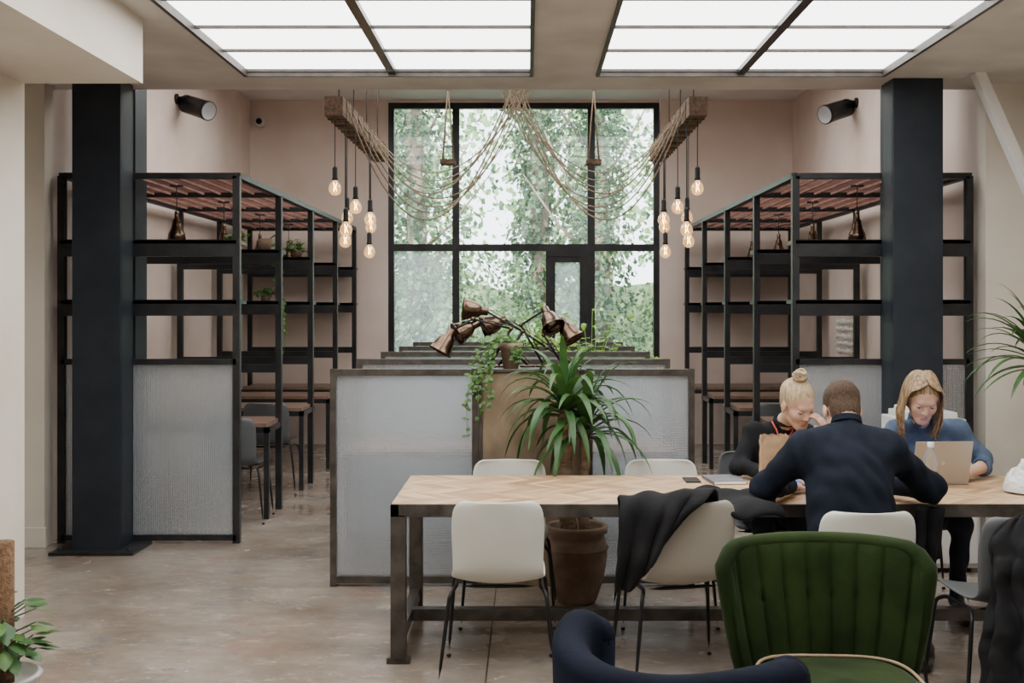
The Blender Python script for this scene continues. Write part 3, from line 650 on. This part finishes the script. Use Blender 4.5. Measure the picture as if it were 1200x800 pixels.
# ------------------------------------------------------------------ table items
TZ=.752
b=B('kraft_paper_bag'); P=[]
for i in range(10):
    v=i/9; row=[]
    for k in range(25):
        a=k%24; s4=a/6.0; side=int(s4); fr=s4-side; cx_=[(-1,-1),(1,-1),(1,1),(-1,1)]; p=cx_[side%4]; q=cx_[(side+1)%4]
        x=(p[0]*(1-fr)+q[0]*fr)*.065; y=(p[1]*(1-fr)+q[1]*fr)*(.045-.02*v); z=TZ+.004+.27*v
        if i==9: z+=.008*(k%2)
        w_=Vector((1.235+x,5.56+y,z)); row.append(tuple(w_+wr(w_,22,.007*v)))
    P.append(row)
b.sheet(P,.003,PAPER,False); b.box(1.175,1.295,5.52,5.60,TZ,TZ+.006,PAPER); b.build()
def laptop(x,y,rot,m,screen=False,tilt=.25):
    b=B('laptop'); b.M=Matrix.Translation((x,y,TZ))@Matrix.Rotation(rot,4,'Z')
    b.box(-.15,.15,-.21,0,.003,.016,m); b.box(-.135,.135,-.10,-.02,.016,.0175,BLACK); b.box(-.05,.05,-.19,-.12,.016,.017,SILV)
    R=Matrix.Rotation(-tilt,3,'X'); 
    def tp(v): v=Vector(v); return tuple(Vector((0,0,.014))+R@v)
    def bx(x0,x1,y0,y1,z0,z1,mm):
        vs=[tp((a,c,e)) for a in(x0,x1) for c in(y0,y1) for e in(z0,z1)]; b.add(vs,[(0,1,3,2),(4,6,7,5),(0,4,5,1),(2,3,7,6),(0,2,6,4),(1,5,7,3)],mm)
    bx(-.15,.15,0,.006,0,.225,m); bx(-.142,.142,-.001,.001,.01,.215,SCREEN if screen else BLACK)
    b.lathe([(0,.0),(.012,0),(.012,.001),(0,.001)],tp((0,.007,.11)),SILV,12,axis=(0,1,0))
    return b.build(bevel=.002)
laptop(1.44,5.68,.0,SILV,True); laptop(2.13,5.73,math.pi+.06,ROSE,True)
b=B('water_bottle'); b.lathe([(0,0),(.032,0),(.034,.01),(.034,.09),(.031,.1),(.034,.11),(.034,.16),(.03,.19),(.014,.215),(.014,.23)],(2.0,5.50,TZ),MCLEAR,20); b.lathe([(.016,.225),(.016,.25),(0,.25)],(2.0,5.50,TZ),WPLAST,14); b.lathe([(.0345,.06),(.0345,.10)],(2.0,5.50,TZ),JEANS,20); b.build()
b=B('smartphone'); b.box(.83,.91,5.80,5.95,TZ,TZ+.009,BLACK); b.build(bevel=.003)
b=B('notebook'); b.box(.95,1.13,5.74,5.98,TZ,TZ+.018,MBOOK,Matrix.Rotation(.1,3,'Z')); b.box(.955,1.125,5.735,5.975,TZ+.003,TZ+.015,WHITE,Matrix.Rotation(.1,3,'Z')); b.build(bevel=.002)
b=B('snack_wrapper'); P=[[tuple(Vector((.88+.16*u/9,5.36+.06*v/5,TZ+.012+.008*math.sin(u*1.7)))+wr((u,v,0),3,.006)) for v in range(6)] for u in range(10)]; b.sheet(P,.004,ORANGE); b.build()
b=B('plastic_bag'); Q=[]
for i in range(14):
    th=math.pi*.5*i/13+.02; row=[]
    for k in range(29):
        a=2*math.pi*k/28; q=Vector((2.52+.14*math.sin(th)*math.cos(a)*1.1,5.50+.12*math.sin(th)*math.sin(a),TZ+.012+.15*math.cos(th))); nn=noise.noise(q*16)+.5*noise.noise(q*40); row.append(tuple(q+Vector((math.cos(a),math.sin(a),.8))*nn*.03*(math.cos(th)*.9+.1)))
    Q.append(row)
b.sheet(Q,.002,MASPH,False); b.build()
# ------------------------------------------------------------------ people (continuous SDF-fitted bodies)
def V3(p): return np.array(p,float)
def nrm(v): v=V3(v); return v/np.linalg.norm(v)
def cap(a,b,r1,r2,m,k=.03): return ('c',V3(a),V3(b),r1,r2,m,k)
def ell(c,rad,m,k=.03,R=None): return ('e',V3(c),np.eye(3) if R is None else R,V3(rad),m,k)
def dist(pr,p):
    if pr[0]=='c':
        a,b,r1,r2=pr[1:5]; ba=b-a; t=np.clip(((p-a)@ba)/(ba@ba+1e-12),0,1); return np.linalg.norm(p-(a+t[:,None]*ba),axis=1)-(r1+(r2-r1)*t)
    c,R,r=pr[1:4]; q=(p-c)@R.T; k0=np.linalg.norm(q/r,axis=1)+1e-9; k1=np.linalg.norm(q/r**2,axis=1)+1e-9; return k0*(k0-1)/k1
def sdf(prims,subs,p):
    d=None
    for pr in prims:
        e=dist(pr,p); k=pr[6] if pr[0]=='c' else pr[5]
        if d is None: d=e
        else:
            h=np.maximum(k-np.abs(d-e),0)/k; d=np.minimum(d,e)-h*h*k*.25
    for pr in subs:
        e=-dist(pr,p); k=.008; h=np.maximum(k-np.abs(d-e),0)/k; d=np.maximum(d,e)+h*h*k*.25
    return d
def pm(pr): return pr[5] if pr[0]=='c' else pr[4]
def body(name,prims,subs,parent,vox=.005,wrinkle=()):
    b=B('seed')
    for pr in prims:
        if pr[0]=='c':
            a,c,r1,r2=Vector(pr[1]),Vector(pr[2]),pr[3],pr[4]; b.ball(a,r1,SKIN,12,8); b.ball(c,r2,SKIN,12,8)
            if (c-a).length>1e-4: b.tube([a,c],[r1,r2],SKIN,12)
        else:
            R=Matrix(pr[2].T.tolist()); b.ball(Vector(pr[1]),tuple(pr[3]),SKIN,20,14,R=R)
    o=b.build(); off=np.array(o.location)
    md=o.modifiers.new('r','REMESH'); md.mode='VOXEL'; md.voxel_size=vox
    dg=bpy.context.evaluated_depsgraph_get(); me=bpy.data.meshes.new_from_object(o.evaluated_get(dg)); bpy.data.objects.remove(o)
    n=len(me.vertices); p=np.empty(n*3); me.vertices.foreach_get('co',p); p=p.reshape(-1,3)+off
    E=np.eye(3)*.0012
    for it in range(4):
        d=sdf(prims,subs,p); g=np.stack([(sdf(prims,subs,p+E[i])-d)/.0012 for i in range(3)],1); g2=(g**2).sum(1,keepdims=True)+.05
        p=p-np.clip(d,-.012,.012)[:,None]*g/g2
    bias=np.array([.0016 if pm(pr).name=='lip' else 0 for pr in prims])
    D=np.stack([dist(pr,p) for pr in prims],1); vm=D.argmin(1); mats=[];idx={}
    for pr in prims:
        m=pm(pr)
        if m.name not in idx: idx[m.name]=len(mats); mats.append(m)
    mid=np.array([idx[pm(pr).name] for pr in prims])
    cloth=np.array([pm(pr).name in wrinkle for pr in prims])[vm]
    g=g/(np.sqrt(g2)+1e-9)
    wv=np.sin(p[:,2]*52+3*np.sin(p[:,0]*13)+2*np.sin(p[:,1]*17))*np.sin(p[:,0]*21+p[:,1]*15+1.3)+.5*np.sin(p[:,0]*75+p[:,2]*38+2*np.sin(p[:,1]*30))
    p=p+g*(wv*.0042*cloth)[:,None]
    me.vertices.foreach_set('co',(p-p.mean(0)).ravel()); me.update(); me.materials.clear()
    for m in mats: me.materials.append(m)
    fc=np.empty(len(me.polygons)*3); me.polygons.foreach_get('center',fc); fc=fc.reshape(-1,3)+p.mean(0)
    D=np.stack([dist(pr,fc) for pr in prims],1)+bias; me.polygons.foreach_set('material_index',mid[D.argmin(1)].astype(np.int32)); me.polygons.foreach_set('use_smooth',np.ones(len(me.polygons),bool)); me.name=name; me.update()
    o=bpy.data.objects.new(name,me); S.collection.objects.link(o); o.parent=parent; o.location=Vector(p.mean(0))-parent.location; return o
def headframe(f,roll=0):
    f=nrm(f); x=np.cross(f,(0,0,1)); x=nrm(x); u=np.cross(x,f)
    if roll: x,u=x*math.cos(roll)+u*math.sin(roll),u*math.cos(roll)-x*math.sin(roll)
    return np.stack([x,f,u])
def head(c,f,hair,style,s=1.0,roll=0):
    R=headframe(f,roll); c=V3(c); fem=style!='short'
    T=lambda q: c+(V3(q)*s)@R
    el=lambda q,r,m,k=.02: ell(T(q),V3(r)*s,m,k,R)
    cp=lambda a,b,r1,r2,m,k=.012: cap(T(a),T(b),r1*s,r2*s,m,k)
    jr=.013 if fem else .017; jw=.037 if fem else .043; br=.0065 if fem else .010
    P=[el((0,-.012,.03),(.073,.092,.082),SKIN),el((0,.020,-.038),(.053 if fem else .056,.062,.070),SKIN,.03),cp((-.006,.062,-.094),(.006,.062,-.094),jr,jr,SKIN,.03),
       cp((-jw,.004,-.060),(-.014,.050,-.090),jr,jr*.95,SKIN,.035),cp((jw,.004,-.060),(.014,.050,-.090),jr,jr*.95,SKIN,.035),
       el((-.034,.053,-.026),(.022,.022,.02),SKIN,.03),el((.034,.053,-.026),(.022,.022,.02),SKIN,.03),cp((-.028,.075,.020),(.028,.075,.020),br,br,SKIN,.028),
       cp((0,.078,.006),(0,.095,-.031),.0055,.0085,SKIN,.014),el((-.009,.086,-.035),(.006,.008,.0055),SKIN,.008),el((.009,.086,-.035),(.006,.008,.0055),SKIN,.008),
       el((0,.0765,-.061),(.0185,.0085,.0045),LIP,.007),el((0,.0755,-.0685),(.0155,.0085,.0052),LIP,.007),
       el((-.077,-.004,-.008),(.008,.019,.030),SKIN,.008),el((.077,-.004,-.008),(.008,.019,.030),SKIN,.008)]
    if style=='short':
        P+= [el((0,-.022,.045),(.080,.098,.083),hair,.01),el((0,-.055,-.020),(.066,.052,.066),hair,.015),el((0,.03,.085),(.06,.05,.035),hair,.02)]
    elif style=='bun':
        P+= [el((0,-.024,.044),(.079,.096,.081),hair,.01),el((0,-.055,-.01),(.064,.05,.06),hair,.015),el((0,-.028,.142),(.034,.034,.028),hair,.01),cp((0,-.03,.11),(0,-.03,.13),.026,.024,hair,.01)]
    else:
        P+= [el((0,-.024,.042),(.081,.098,.084),hair,.01),el((0,-.06,-.03),(.074,.05,.08),hair,.015)]
    subs=[('e',T((-.031,.088,.000)),R,V3((.015,.0105,.009))*s,SKIN,.004),('e',T((.031,.088,.000)),R,V3((.015,.0105,.009))*s,SKIN,.004)]
    def feats(parent):
        b=B('face_features'); RM=Matrix(R.T.tolist())
        for sx in (-1,1):
            b.ball(T((sx*.031,.0695,-.001)),.0118*s,EYEW,14,10); b.ball(T((sx*.031,.0773,-.0045)),.0054*s,IRIS,10,8)
            b.ball(T((sx*.031,.0700,.0034)),(.0138*s,.0128*s,.0086*s),SKIN,16,12,R=RM)
            b.tube([T((sx*(.0195+.0058*i),.0822-.0022*abs(i-2)**1.4,-.0022-.0005*abs(i-2)**2)) for i in range(5)],.0012*s,LASH,5)
            b.tube([T((sx*(.014+.008*i),.0835-.0022*i*i*.8,.0225+.003*math.sin(i*.8))) for i in range(5)],[.0010*s,.0016*s,.0016*s,.0014*s,.0007*s],hair,6)
        b.build(parent)
    return P,subs,T,R,feats
def hand(wrist,d,n,side,curl=.35,thumb_in=.3):
    d=nrm(d); n=V3(n); n=nrm(n-d*(n@d)); s_=np.cross(d,n)*side; w=V3(wrist); P=[]
    offs=[.030,.010,-.010,-.029]; Ls=[.070,.078,.072,.056]
    for o in offs: P.append(cap(w+s_*o*.55,w+d*(.085-abs(o-.01)*.25)+s_*o,.0145,.0115,SKIN,.015))
    for o,L in zip(offs,Ls):
        p=w+d*(.085-abs(o-.01)*.25)+s_*o; a=curl*.6
        for sl,r0,r1 in ((.45,.0088,.0080),(.31,.0080,.0074),(.24,.0074,.0062)):
            dd=d*math.cos(a)-n*math.sin(a)+s_*o*1.2; dd=nrm(dd); q=p+dd*L*sl; P.append(cap(p,q,r0,r1,SKIN,.004)); p=q; a+=curl
    p=w+d*.022+s_*.022; dd=nrm(d*.62+s_*.72-n*thumb_in); q=p+dd*.042; P.append(cap(p,q,.0135,.0105,SKIN,.008)); dd=nrm(d*.85+s_*.35-n*thumb_in); P.append(cap(q,q+dd*.032,.0100,.0082,SKIN,.004))
    return P
def empty(name,loc):
    e=bpy.data.objects.new(name,None); e.empty_display_size=.2; e.location=loc; S.collection.objects.link(e); return e
def legs(hipL,kneeL,ankL,toeL,hipR,kneeR,ankR,toeR,m,shoe=SHOE,sock=None):
    P=[]
    for h,k,a,t in ((hipL,kneeL,ankL,toeL),(hipR,kneeR,ankR,toeR)):
        h,k,a,t=map(V3,(h,k,a,t)); P+= [cap(h,k,.085,.058,m),cap(k,a+(k-a)*.22,.055,.042,m)]
        P.append(cap(a+(k-a)*.22,a,.036,.034,sock or m,.01)); hl=a+nrm(a-t)*.03; hl[2]=.035; tt=t.copy(); tt[2]=.030; mid=(a+t)/2; mid[2]=.05
        P+= [cap(a,mid,.038,.036,shoe,.02),cap(hl,tt,.034,.029,shoe,.015)]
    return P
mn=empty('seated_man',(1.42,4.85,0))
Ph,sb,T,R,ft=head((1.458,5.14,1.192),(.02,.80,-.60),HBROWN,'short',1.05)
P=[ell((1.42,4.84,.55),(.175,.135,.11),JEANS),ell((1.42,4.86,.66),(.185,.135,.15),NAVY,.06),ell((1.425,4.90,.82),(.195,.140,.19),NAVY,.08),ell((1.435,4.96,.97),(.20,.12,.13),NAVY,.08),
   cap((1.27,5.0,1.035),(1.60,5.0,1.035),.072,.072,NAVY,.08),cap((1.36,5.01,1.08),(1.53,5.01,1.08),.05,.05,NAVY,.06),cap((1.445,5.0,1.06),(1.452,5.045,1.128),.076,.062,NAVY,.04),
   cap((1.452,5.04,1.10),T((0,-.045,-.05)),.056,.054,SKIN,.02),
   cap((1.245,5.01,1.025),(1.10,5.14,.835),.072,.060,NAVY,.08),cap((1.10,5.14,.835),(1.255,5.36,.81),.058,.042,NAVY,.05),
   cap((1.625,5.01,1.025),(1.865,5.13,.835),.072,.060,NAVY,.08),cap((1.865,5.13,.835),(1.70,5.36,.81),.058,.042,NAVY,.05),
   cap((1.235,5.335,.812),(1.26,5.37,.808),.043,.040,NAVY,.01),cap((1.72,5.335,.812),(1.695,5.37,.808),.043,.040,NAVY,.01)]
P+=legs((1.33,4.87,.535),(1.27,5.28,.53),(1.29,5.16,.10),(1.27,5.32,.03),(1.51,4.87,.535),(1.66,5.26,.53),(1.83,5.10,.10),(1.90,5.26,.03),JEANS,SHOE,SOCK)
P+=Ph
P+=[cap((1.255,5.36,.81),(1.29,5.42,.795),.028,.024,SKIN,.01),cap((1.70,5.36,.81),(1.66,5.42,.795),.028,.024,SKIN,.01)]
P+=hand((1.29,5.42,.795),(.35,.9,-.05),(0,0,1),1,.28)+hand((1.66,5.42,.795),(-.35,.9,-.05),(0,0,1),-1,.28)
body('body',P,sb,mn,wrinkle=('navy_sweatshirt','dark_jeans')); ft(mn)
b=B('sock_stripes')
for k in range(2): 
    p0=Vector((1.83,5.10,.10)).lerp(Vector((1.66,5.26,.53)),.08+.06*k); p1=Vector((1.83,5.10,.10)).lerp(Vector((1.66,5.26,.53)),.10+.06*k); b.tube([p0,p1],.0375,BLACK,16)
b.build(mn)
b=B('sweatshirt_collar')
for k in range(4): b.ring((1.452+.0012*k,5.052+.004*k,1.141+.0065*k),(.05,.45,.85),.0645-.0018*k,.0068,NAVY)
b.build(mn)
w1=empty('seated_woman_black_top',(1.36,6.25,0))
Ph,sb,T,R,ft=head((1.435,5.88,1.155),(.30,-.86,-.42),HBLOND,'bun',1.08,roll=-.08)
P=[ell((1.35,6.28,.55),(.17,.13,.11),JEANS),ell((1.35,6.24,.70),(.135,.105,.15),BLKNIT,.05),ell((1.36,6.16,.85),(.155,.115,.15),BLKNIT,.06),cap((1.29,6.06,.87),(1.44,6.06,.87),.06,.06,BLKNIT,.05),
   cap((1.25,6.08,.98),(1.51,6.08,.98),.055,.055,BLKNIT,.05),cap((1.385,6.07,1.0),(1.395,6.04,1.045),.062,.05,BLKNIT,.03),cap((1.395,6.05,1.03),T((0,-.035,-.06)),.045,.044,SKIN,.02),
   cap((1.235,6.07,.975),(1.135,5.98,.812),.052,.044,BLKNIT,.06),cap((1.135,5.98,.812),(1.31,5.80,.80),.043,.033,BLKNIT,.03),
   cap((1.525,6.06,.975),(1.645,5.93,.81),.052,.044,BLKNIT,.06),cap((1.645,5.93,.81),(1.60,5.84,.97),.043,.033,BLKNIT,.03),
   cap((1.60,5.84,.97),(1.582,5.825,1.01),.025,.023,SKIN,.008),cap((1.31,5.80,.80),(1.345,5.77,.79),.025,.022,SKIN,.008)]
P+=legs((1.27,6.25,.53),(1.25,5.88,.52),(1.25,5.95,.10),(1.25,5.80,.03),(1.43,6.25,.53),(1.46,5.88,.52),(1.46,5.95,.10),(1.46,5.80,.03),JEANS)
P+=Ph+hand((1.345,5.77,.79),(.75,-.65,-.05),(0,0,1),-1,.3)+hand((1.582,5.825,1.01),(-.52,-.02,.80),(.85,-.45,.35),-1,.42)
body('body',P,sb,w1,wrinkle=('black_knit','dark_jeans')); ft(w1)
b=B('hair_bun_strands')
for k in range(7):
    pts=[]
    for i in range(13):
        a=2*math.pi*i/12; rr=.034-.0035*abs(k-3); pts.append(T((rr*math.cos(a+k),-.028+rr*math.sin(a+k),.142+(k-3)*.008+.005*math.sin(a*2+k))))
    b.tube(pts,.0062,HBLOND,6)
for k in range(26):
    u=-1+2*k/25
    pts=[T((u*(.070-.0095*i),.066-.055*u*u-.0135*i,.066-.045*u*u+.045*(1-(1-i/7)**2)+.02*u*u*i/7)) for i in range(8)]
    b.tube(pts,.0035,HBLOND,5)
b.build(w1)
b=B('knit_neckline')
for k in range(2): b.ring((1.397,6.030-.003*k,1.052+.007*k),(.08,-.40,.9),.056-.002*k,.007,BLKNIT)
b.build(w1)
b=B('lanyard'); b.tube([(1.33,6.035,1.05),(1.345,5.99,1.01),(1.36,5.975,.95),(1.37,5.965,.90)],.005,RED,6); b.tube([(1.45,6.03,1.05),(1.43,5.99,1.0),(1.40,5.975,.95),(1.37,5.965,.90)],.005,RED,6); b.build(w1)
w2=empty('seated_woman_denim_shirt',(2.2,6.3,0))
Ph,sb,T,R,ft=head((2.105,5.91,1.185),(-.10,-.86,-.46),HHONEY,'long',1.08,roll=.03)
P=[ell((2.2,6.30,.55),(.175,.13,.11),JEANS),ell((2.2,6.27,.70),(.145,.11,.15),DENIM,.05),ell((2.19,6.18,.86),(.165,.12,.16),DENIM,.06),cap((2.12,6.08,.88),(2.27,6.08,.88),.062,.062,DENIM,.05),
   cap((2.04,6.10,.995),(2.35,6.10,.995),.058,.058,DENIM,.05),cap((2.16,6.08,1.03),(2.15,6.05,1.075),.066,.055,DENIM,.03),cap((2.15,6.05,1.05),T((0,-.035,-.06)),.046,.044,SKIN,.02),
   cap((2.025,6.09,.985),(1.94,6.10,.84),.054,.048,DENIM,.06),cap((1.94,6.10,.84),(1.985,5.99,.82),.048,.044,DENIM,.03),cap((1.985,5.99,.82),(2.04,5.87,.795),.035,.025,SKIN,.008),
   cap((2.365,6.09,.985),(2.49,6.07,.84),.055,.049,DENIM,.06),cap((2.49,6.07,.84),(2.455,5.97,.815),.049,.044,DENIM,.03),cap((2.455,5.97,.815),(2.31,5.84,.792),.036,.025,SKIN,.008)]
P+=legs((2.12,6.27,.53),(2.08,5.88,.52),(2.08,5.95,.10),(2.08,5.80,.03),(2.28,6.27,.53),(2.3,5.88,.52),(2.3,5.95,.10),(2.3,5.80,.03),JEANS)
P+=Ph+hand((2.04,5.87,.795),(.55,-.3,-.02),(0,0,1),-1,.25)+hand((2.31,5.84,.792),(-.75,-.15,-.02),(0,0,1),1,.25)
body('body',P,sb,w2,wrinkle=('denim_shirt','dark_jeans')); ft(w2)
b=B('long_hair')
for sx in (-1,1):
    for k in range(60):
        q=k/59; y0=.066-.14*q; jy=random.uniform(-.006,.006); fl=random.uniform(-.01,.012); l=random.uniform(.85,1.05); ph_=random.uniform(0,6)
        pts=[(0.0+sx*.004,y0*.9-.004,.122-.35*(y0-.0)**2*10*.35),(sx*.04,y0*.98,.113-max(0,y0)*.3),(sx*.072,y0*.92,.075),(sx*.088,y0*.80-.003,.02),(sx*(.092+fl*.3),y0*.74-.004,-.045),(sx*(.094+fl),y0*.7+jy,-.11*l),(sx*(.086+fl),y0*.7+jy*2+.012*math.sin(ph_),-.17*l),(sx*(.076+fl*1.4),y0*.66+.014*math.sin(ph_+1),-.215*l)]
        sm=[Vector(T(p_)) for p_ in pts]; out=[]
        for i in range(len(sm)-1):
            p0,p1,p2,p3=sm[max(i-1,0)],sm[i],sm[i+1],sm[min(i+2,len(sm)-1)]
            for j in range(3):
                t_=j/3; out.append(.5*((2*p1)+(p2-p0)*t_+(2*p0-5*p1+4*p2-p3)*t_*t_+(3*p1-p0-3*p2+p3)*t_**3))
        out.append(sm[-1]); n_=len(out); b.tube(out,[.0045*(1-.55*(i/n_)**3) for i in range(n_)],HHONEY,5)
b.build(w2)
b=B('shirt_collar')
for sx in (-1,1): b.sheet([[(2.15+sx*.062*(1-.5*i/4),6.07-.10*i/4+.012*j,1.095-.055*i/4-.022*j) for j in range(3)] for i in range(5)],.005,DENIM)
b.ring((2.148,6.040,1.083),(-.02,-.45,.9),.060,.009,DENIM)
for k in range(3):
    b.ring((1.986+.003*k,5.985-.007*k,.819-.001*k),(.055,-.12,-.025),.044,.007,DENIM); b.ring((2.452-.008*k,5.967-.007*k,.814-.001*k),(-.145,-.13,-.023),.045,.007,DENIM)
b.build(w2)
# ------------------------------------------------------------------ outside
simplebox('ground_outside',-14,14,13.75,34,-.3,-.12,BANK)
b=B('garden_bank'); P=[]
for i in range(40):
    row=[]
    for k in range(20):
        x=-10+20*i/39; v=k/19; z=-.2+2.3*v; y=22+1.6*v**1.3; q=Vector((x,y,z)); row.append(tuple(q+noise.noise_vector(q*.7)*.6))
    P.append(row)
b.sheet(P,.1,BANK); b.build()
def leafcloud(name,centers,n,size,mats_w):
    vs=[];fs=[];mi=[]; W=np.array([c[4]*(c[3]-c[2]) for c in centers]);W/=W.sum()
    ch=rng.choice(len(centers),n,p=W); 
    for i in range(n):
        x,y,z0,z1,r=centers[ch[i]]; z=rng.uniform(z0,z1); a=rng.uniform(0,6.283); cl=noise.noise(Vector((x*3+math.cos(a)*1.6,math.sin(a)*1.6+y,z*1.5))); rr=r*(.75+1.3*cl+rng.uniform(-.22,.22))
        p=Vector((x+math.cos(a)*rr,y+math.sin(a)*rr,z)); s_=size*rng.uniform(.6,1.3); nv=Vector((math.cos(a)+rng.normal()*.5,math.sin(a)+rng.normal()*.5,.5+rng.normal()*.4)).normalized()
        d=nv.cross(Vector((rng.normal(),rng.normal(),rng.normal()))).normalized(); e=nv.cross(d); o=len(vs)
        vs+= [p-d*s_*.5,p+e*s_*.42-d*s_*.1,p+d*s_*.6,p-e*s_*.42-d*s_*.1]; fs.append((o,o+1,o+2,o+3)); mi.append(int(rng.choice(len(mats_w),p=[q[1] for q in mats_w])))
    b=B(name)
    for m,_ in mats_w: b.mats.append(m)
    b.v=[tuple(v) for v in vs]; b.f=fs; b.mi=mi; b.sm=[False]*len(fs)
    return b
trunks=[(-4.6,19.5,0,7.6,.6),(-2.0,19.2,0,7.6,.58),(.15,20.2,0,7.0,.40),(1.15,19.0,0,5.8,.55),(2.9,19.8,0,7.6,.45),(4.6,19.4,0,7,.6)]
for tx in trunks:
    b=leafcloud('ivy_covered_tree',[tx],7000,.10,[(IV1,.42),(IV2,.40),(IV3,.18)])
    b.tube([(tx[0],tx[1],-.15),(tx[0]+.1,tx[1],2.5),(tx[0]-.05,tx[1],8.2)],[.22,.18,.10],BARK,12)
    for k in range(9):
        z=2.5+k*.6; a=random.uniform(0,6.28); b.tube([(tx[0],tx[1],z),(tx[0]+math.cos(a)*.7,tx[1]+math.sin(a)*.5,z+.6),(tx[0]+math.cos(a)*1.4,tx[1]+math.sin(a)*.8,z+1.5)],[.04,.025,.010],BARK,6)
    b.build()
bush=[(random.uniform(-5.5,5.5),random.uniform(17.5,20.5),-.1,random.uniform(1.4,2.9),random.uniform(.4,.7)) for _ in range(16)]
leafcloud('garden_shrubs',bush,19000,.09,[(IV1,.15),(IV2,.4),(IV3,.45)]).build()
back=[(random.uniform(-10,10),random.uniform(24,29),random.uniform(0,4),random.uniform(5,9.5),random.uniform(.7,1.4)) for _ in range(26)]
leafcloud('distant_trees',back,15000,.17,[(IV1,.08),(IV2,.36),(IV3,.56)]).build()
# ------------------------------------------------------------------ lights, world
wd=bpy.data.worlds.new('sky'); S.world=wd; wd.use_nodes=True; bg=wd.node_tree.nodes['Background']; bg.inputs[0].default_value=(.84,.93,1,1); bg.inputs[1].default_value=6.0
sun=bpy.data.lights.new('sun','SUN'); sun.energy=10; sun.angle=.02; sun.color=(1,.96,.9); so=bpy.data.objects.new('sun',sun); S.collection.objects.link(so)
so.location=(0,0,12); so.rotation_euler=Vector((.35,.75,-1)).to_track_quat('-Z','Y').to_euler()
# camera
cam=bpy.data.cameras.new('camera'); co=bpy.data.objects.new('camera',cam); S.collection.objects.link(co); co.location=(0,0,1.67); co.rotation_euler=(math.pi/2,0,0)
cam.lens=39; cam.sensor_width=36; cam.shift_x=-18/1200; cam.shift_y=-40/1200; cam.clip_end=200; S.camera=co
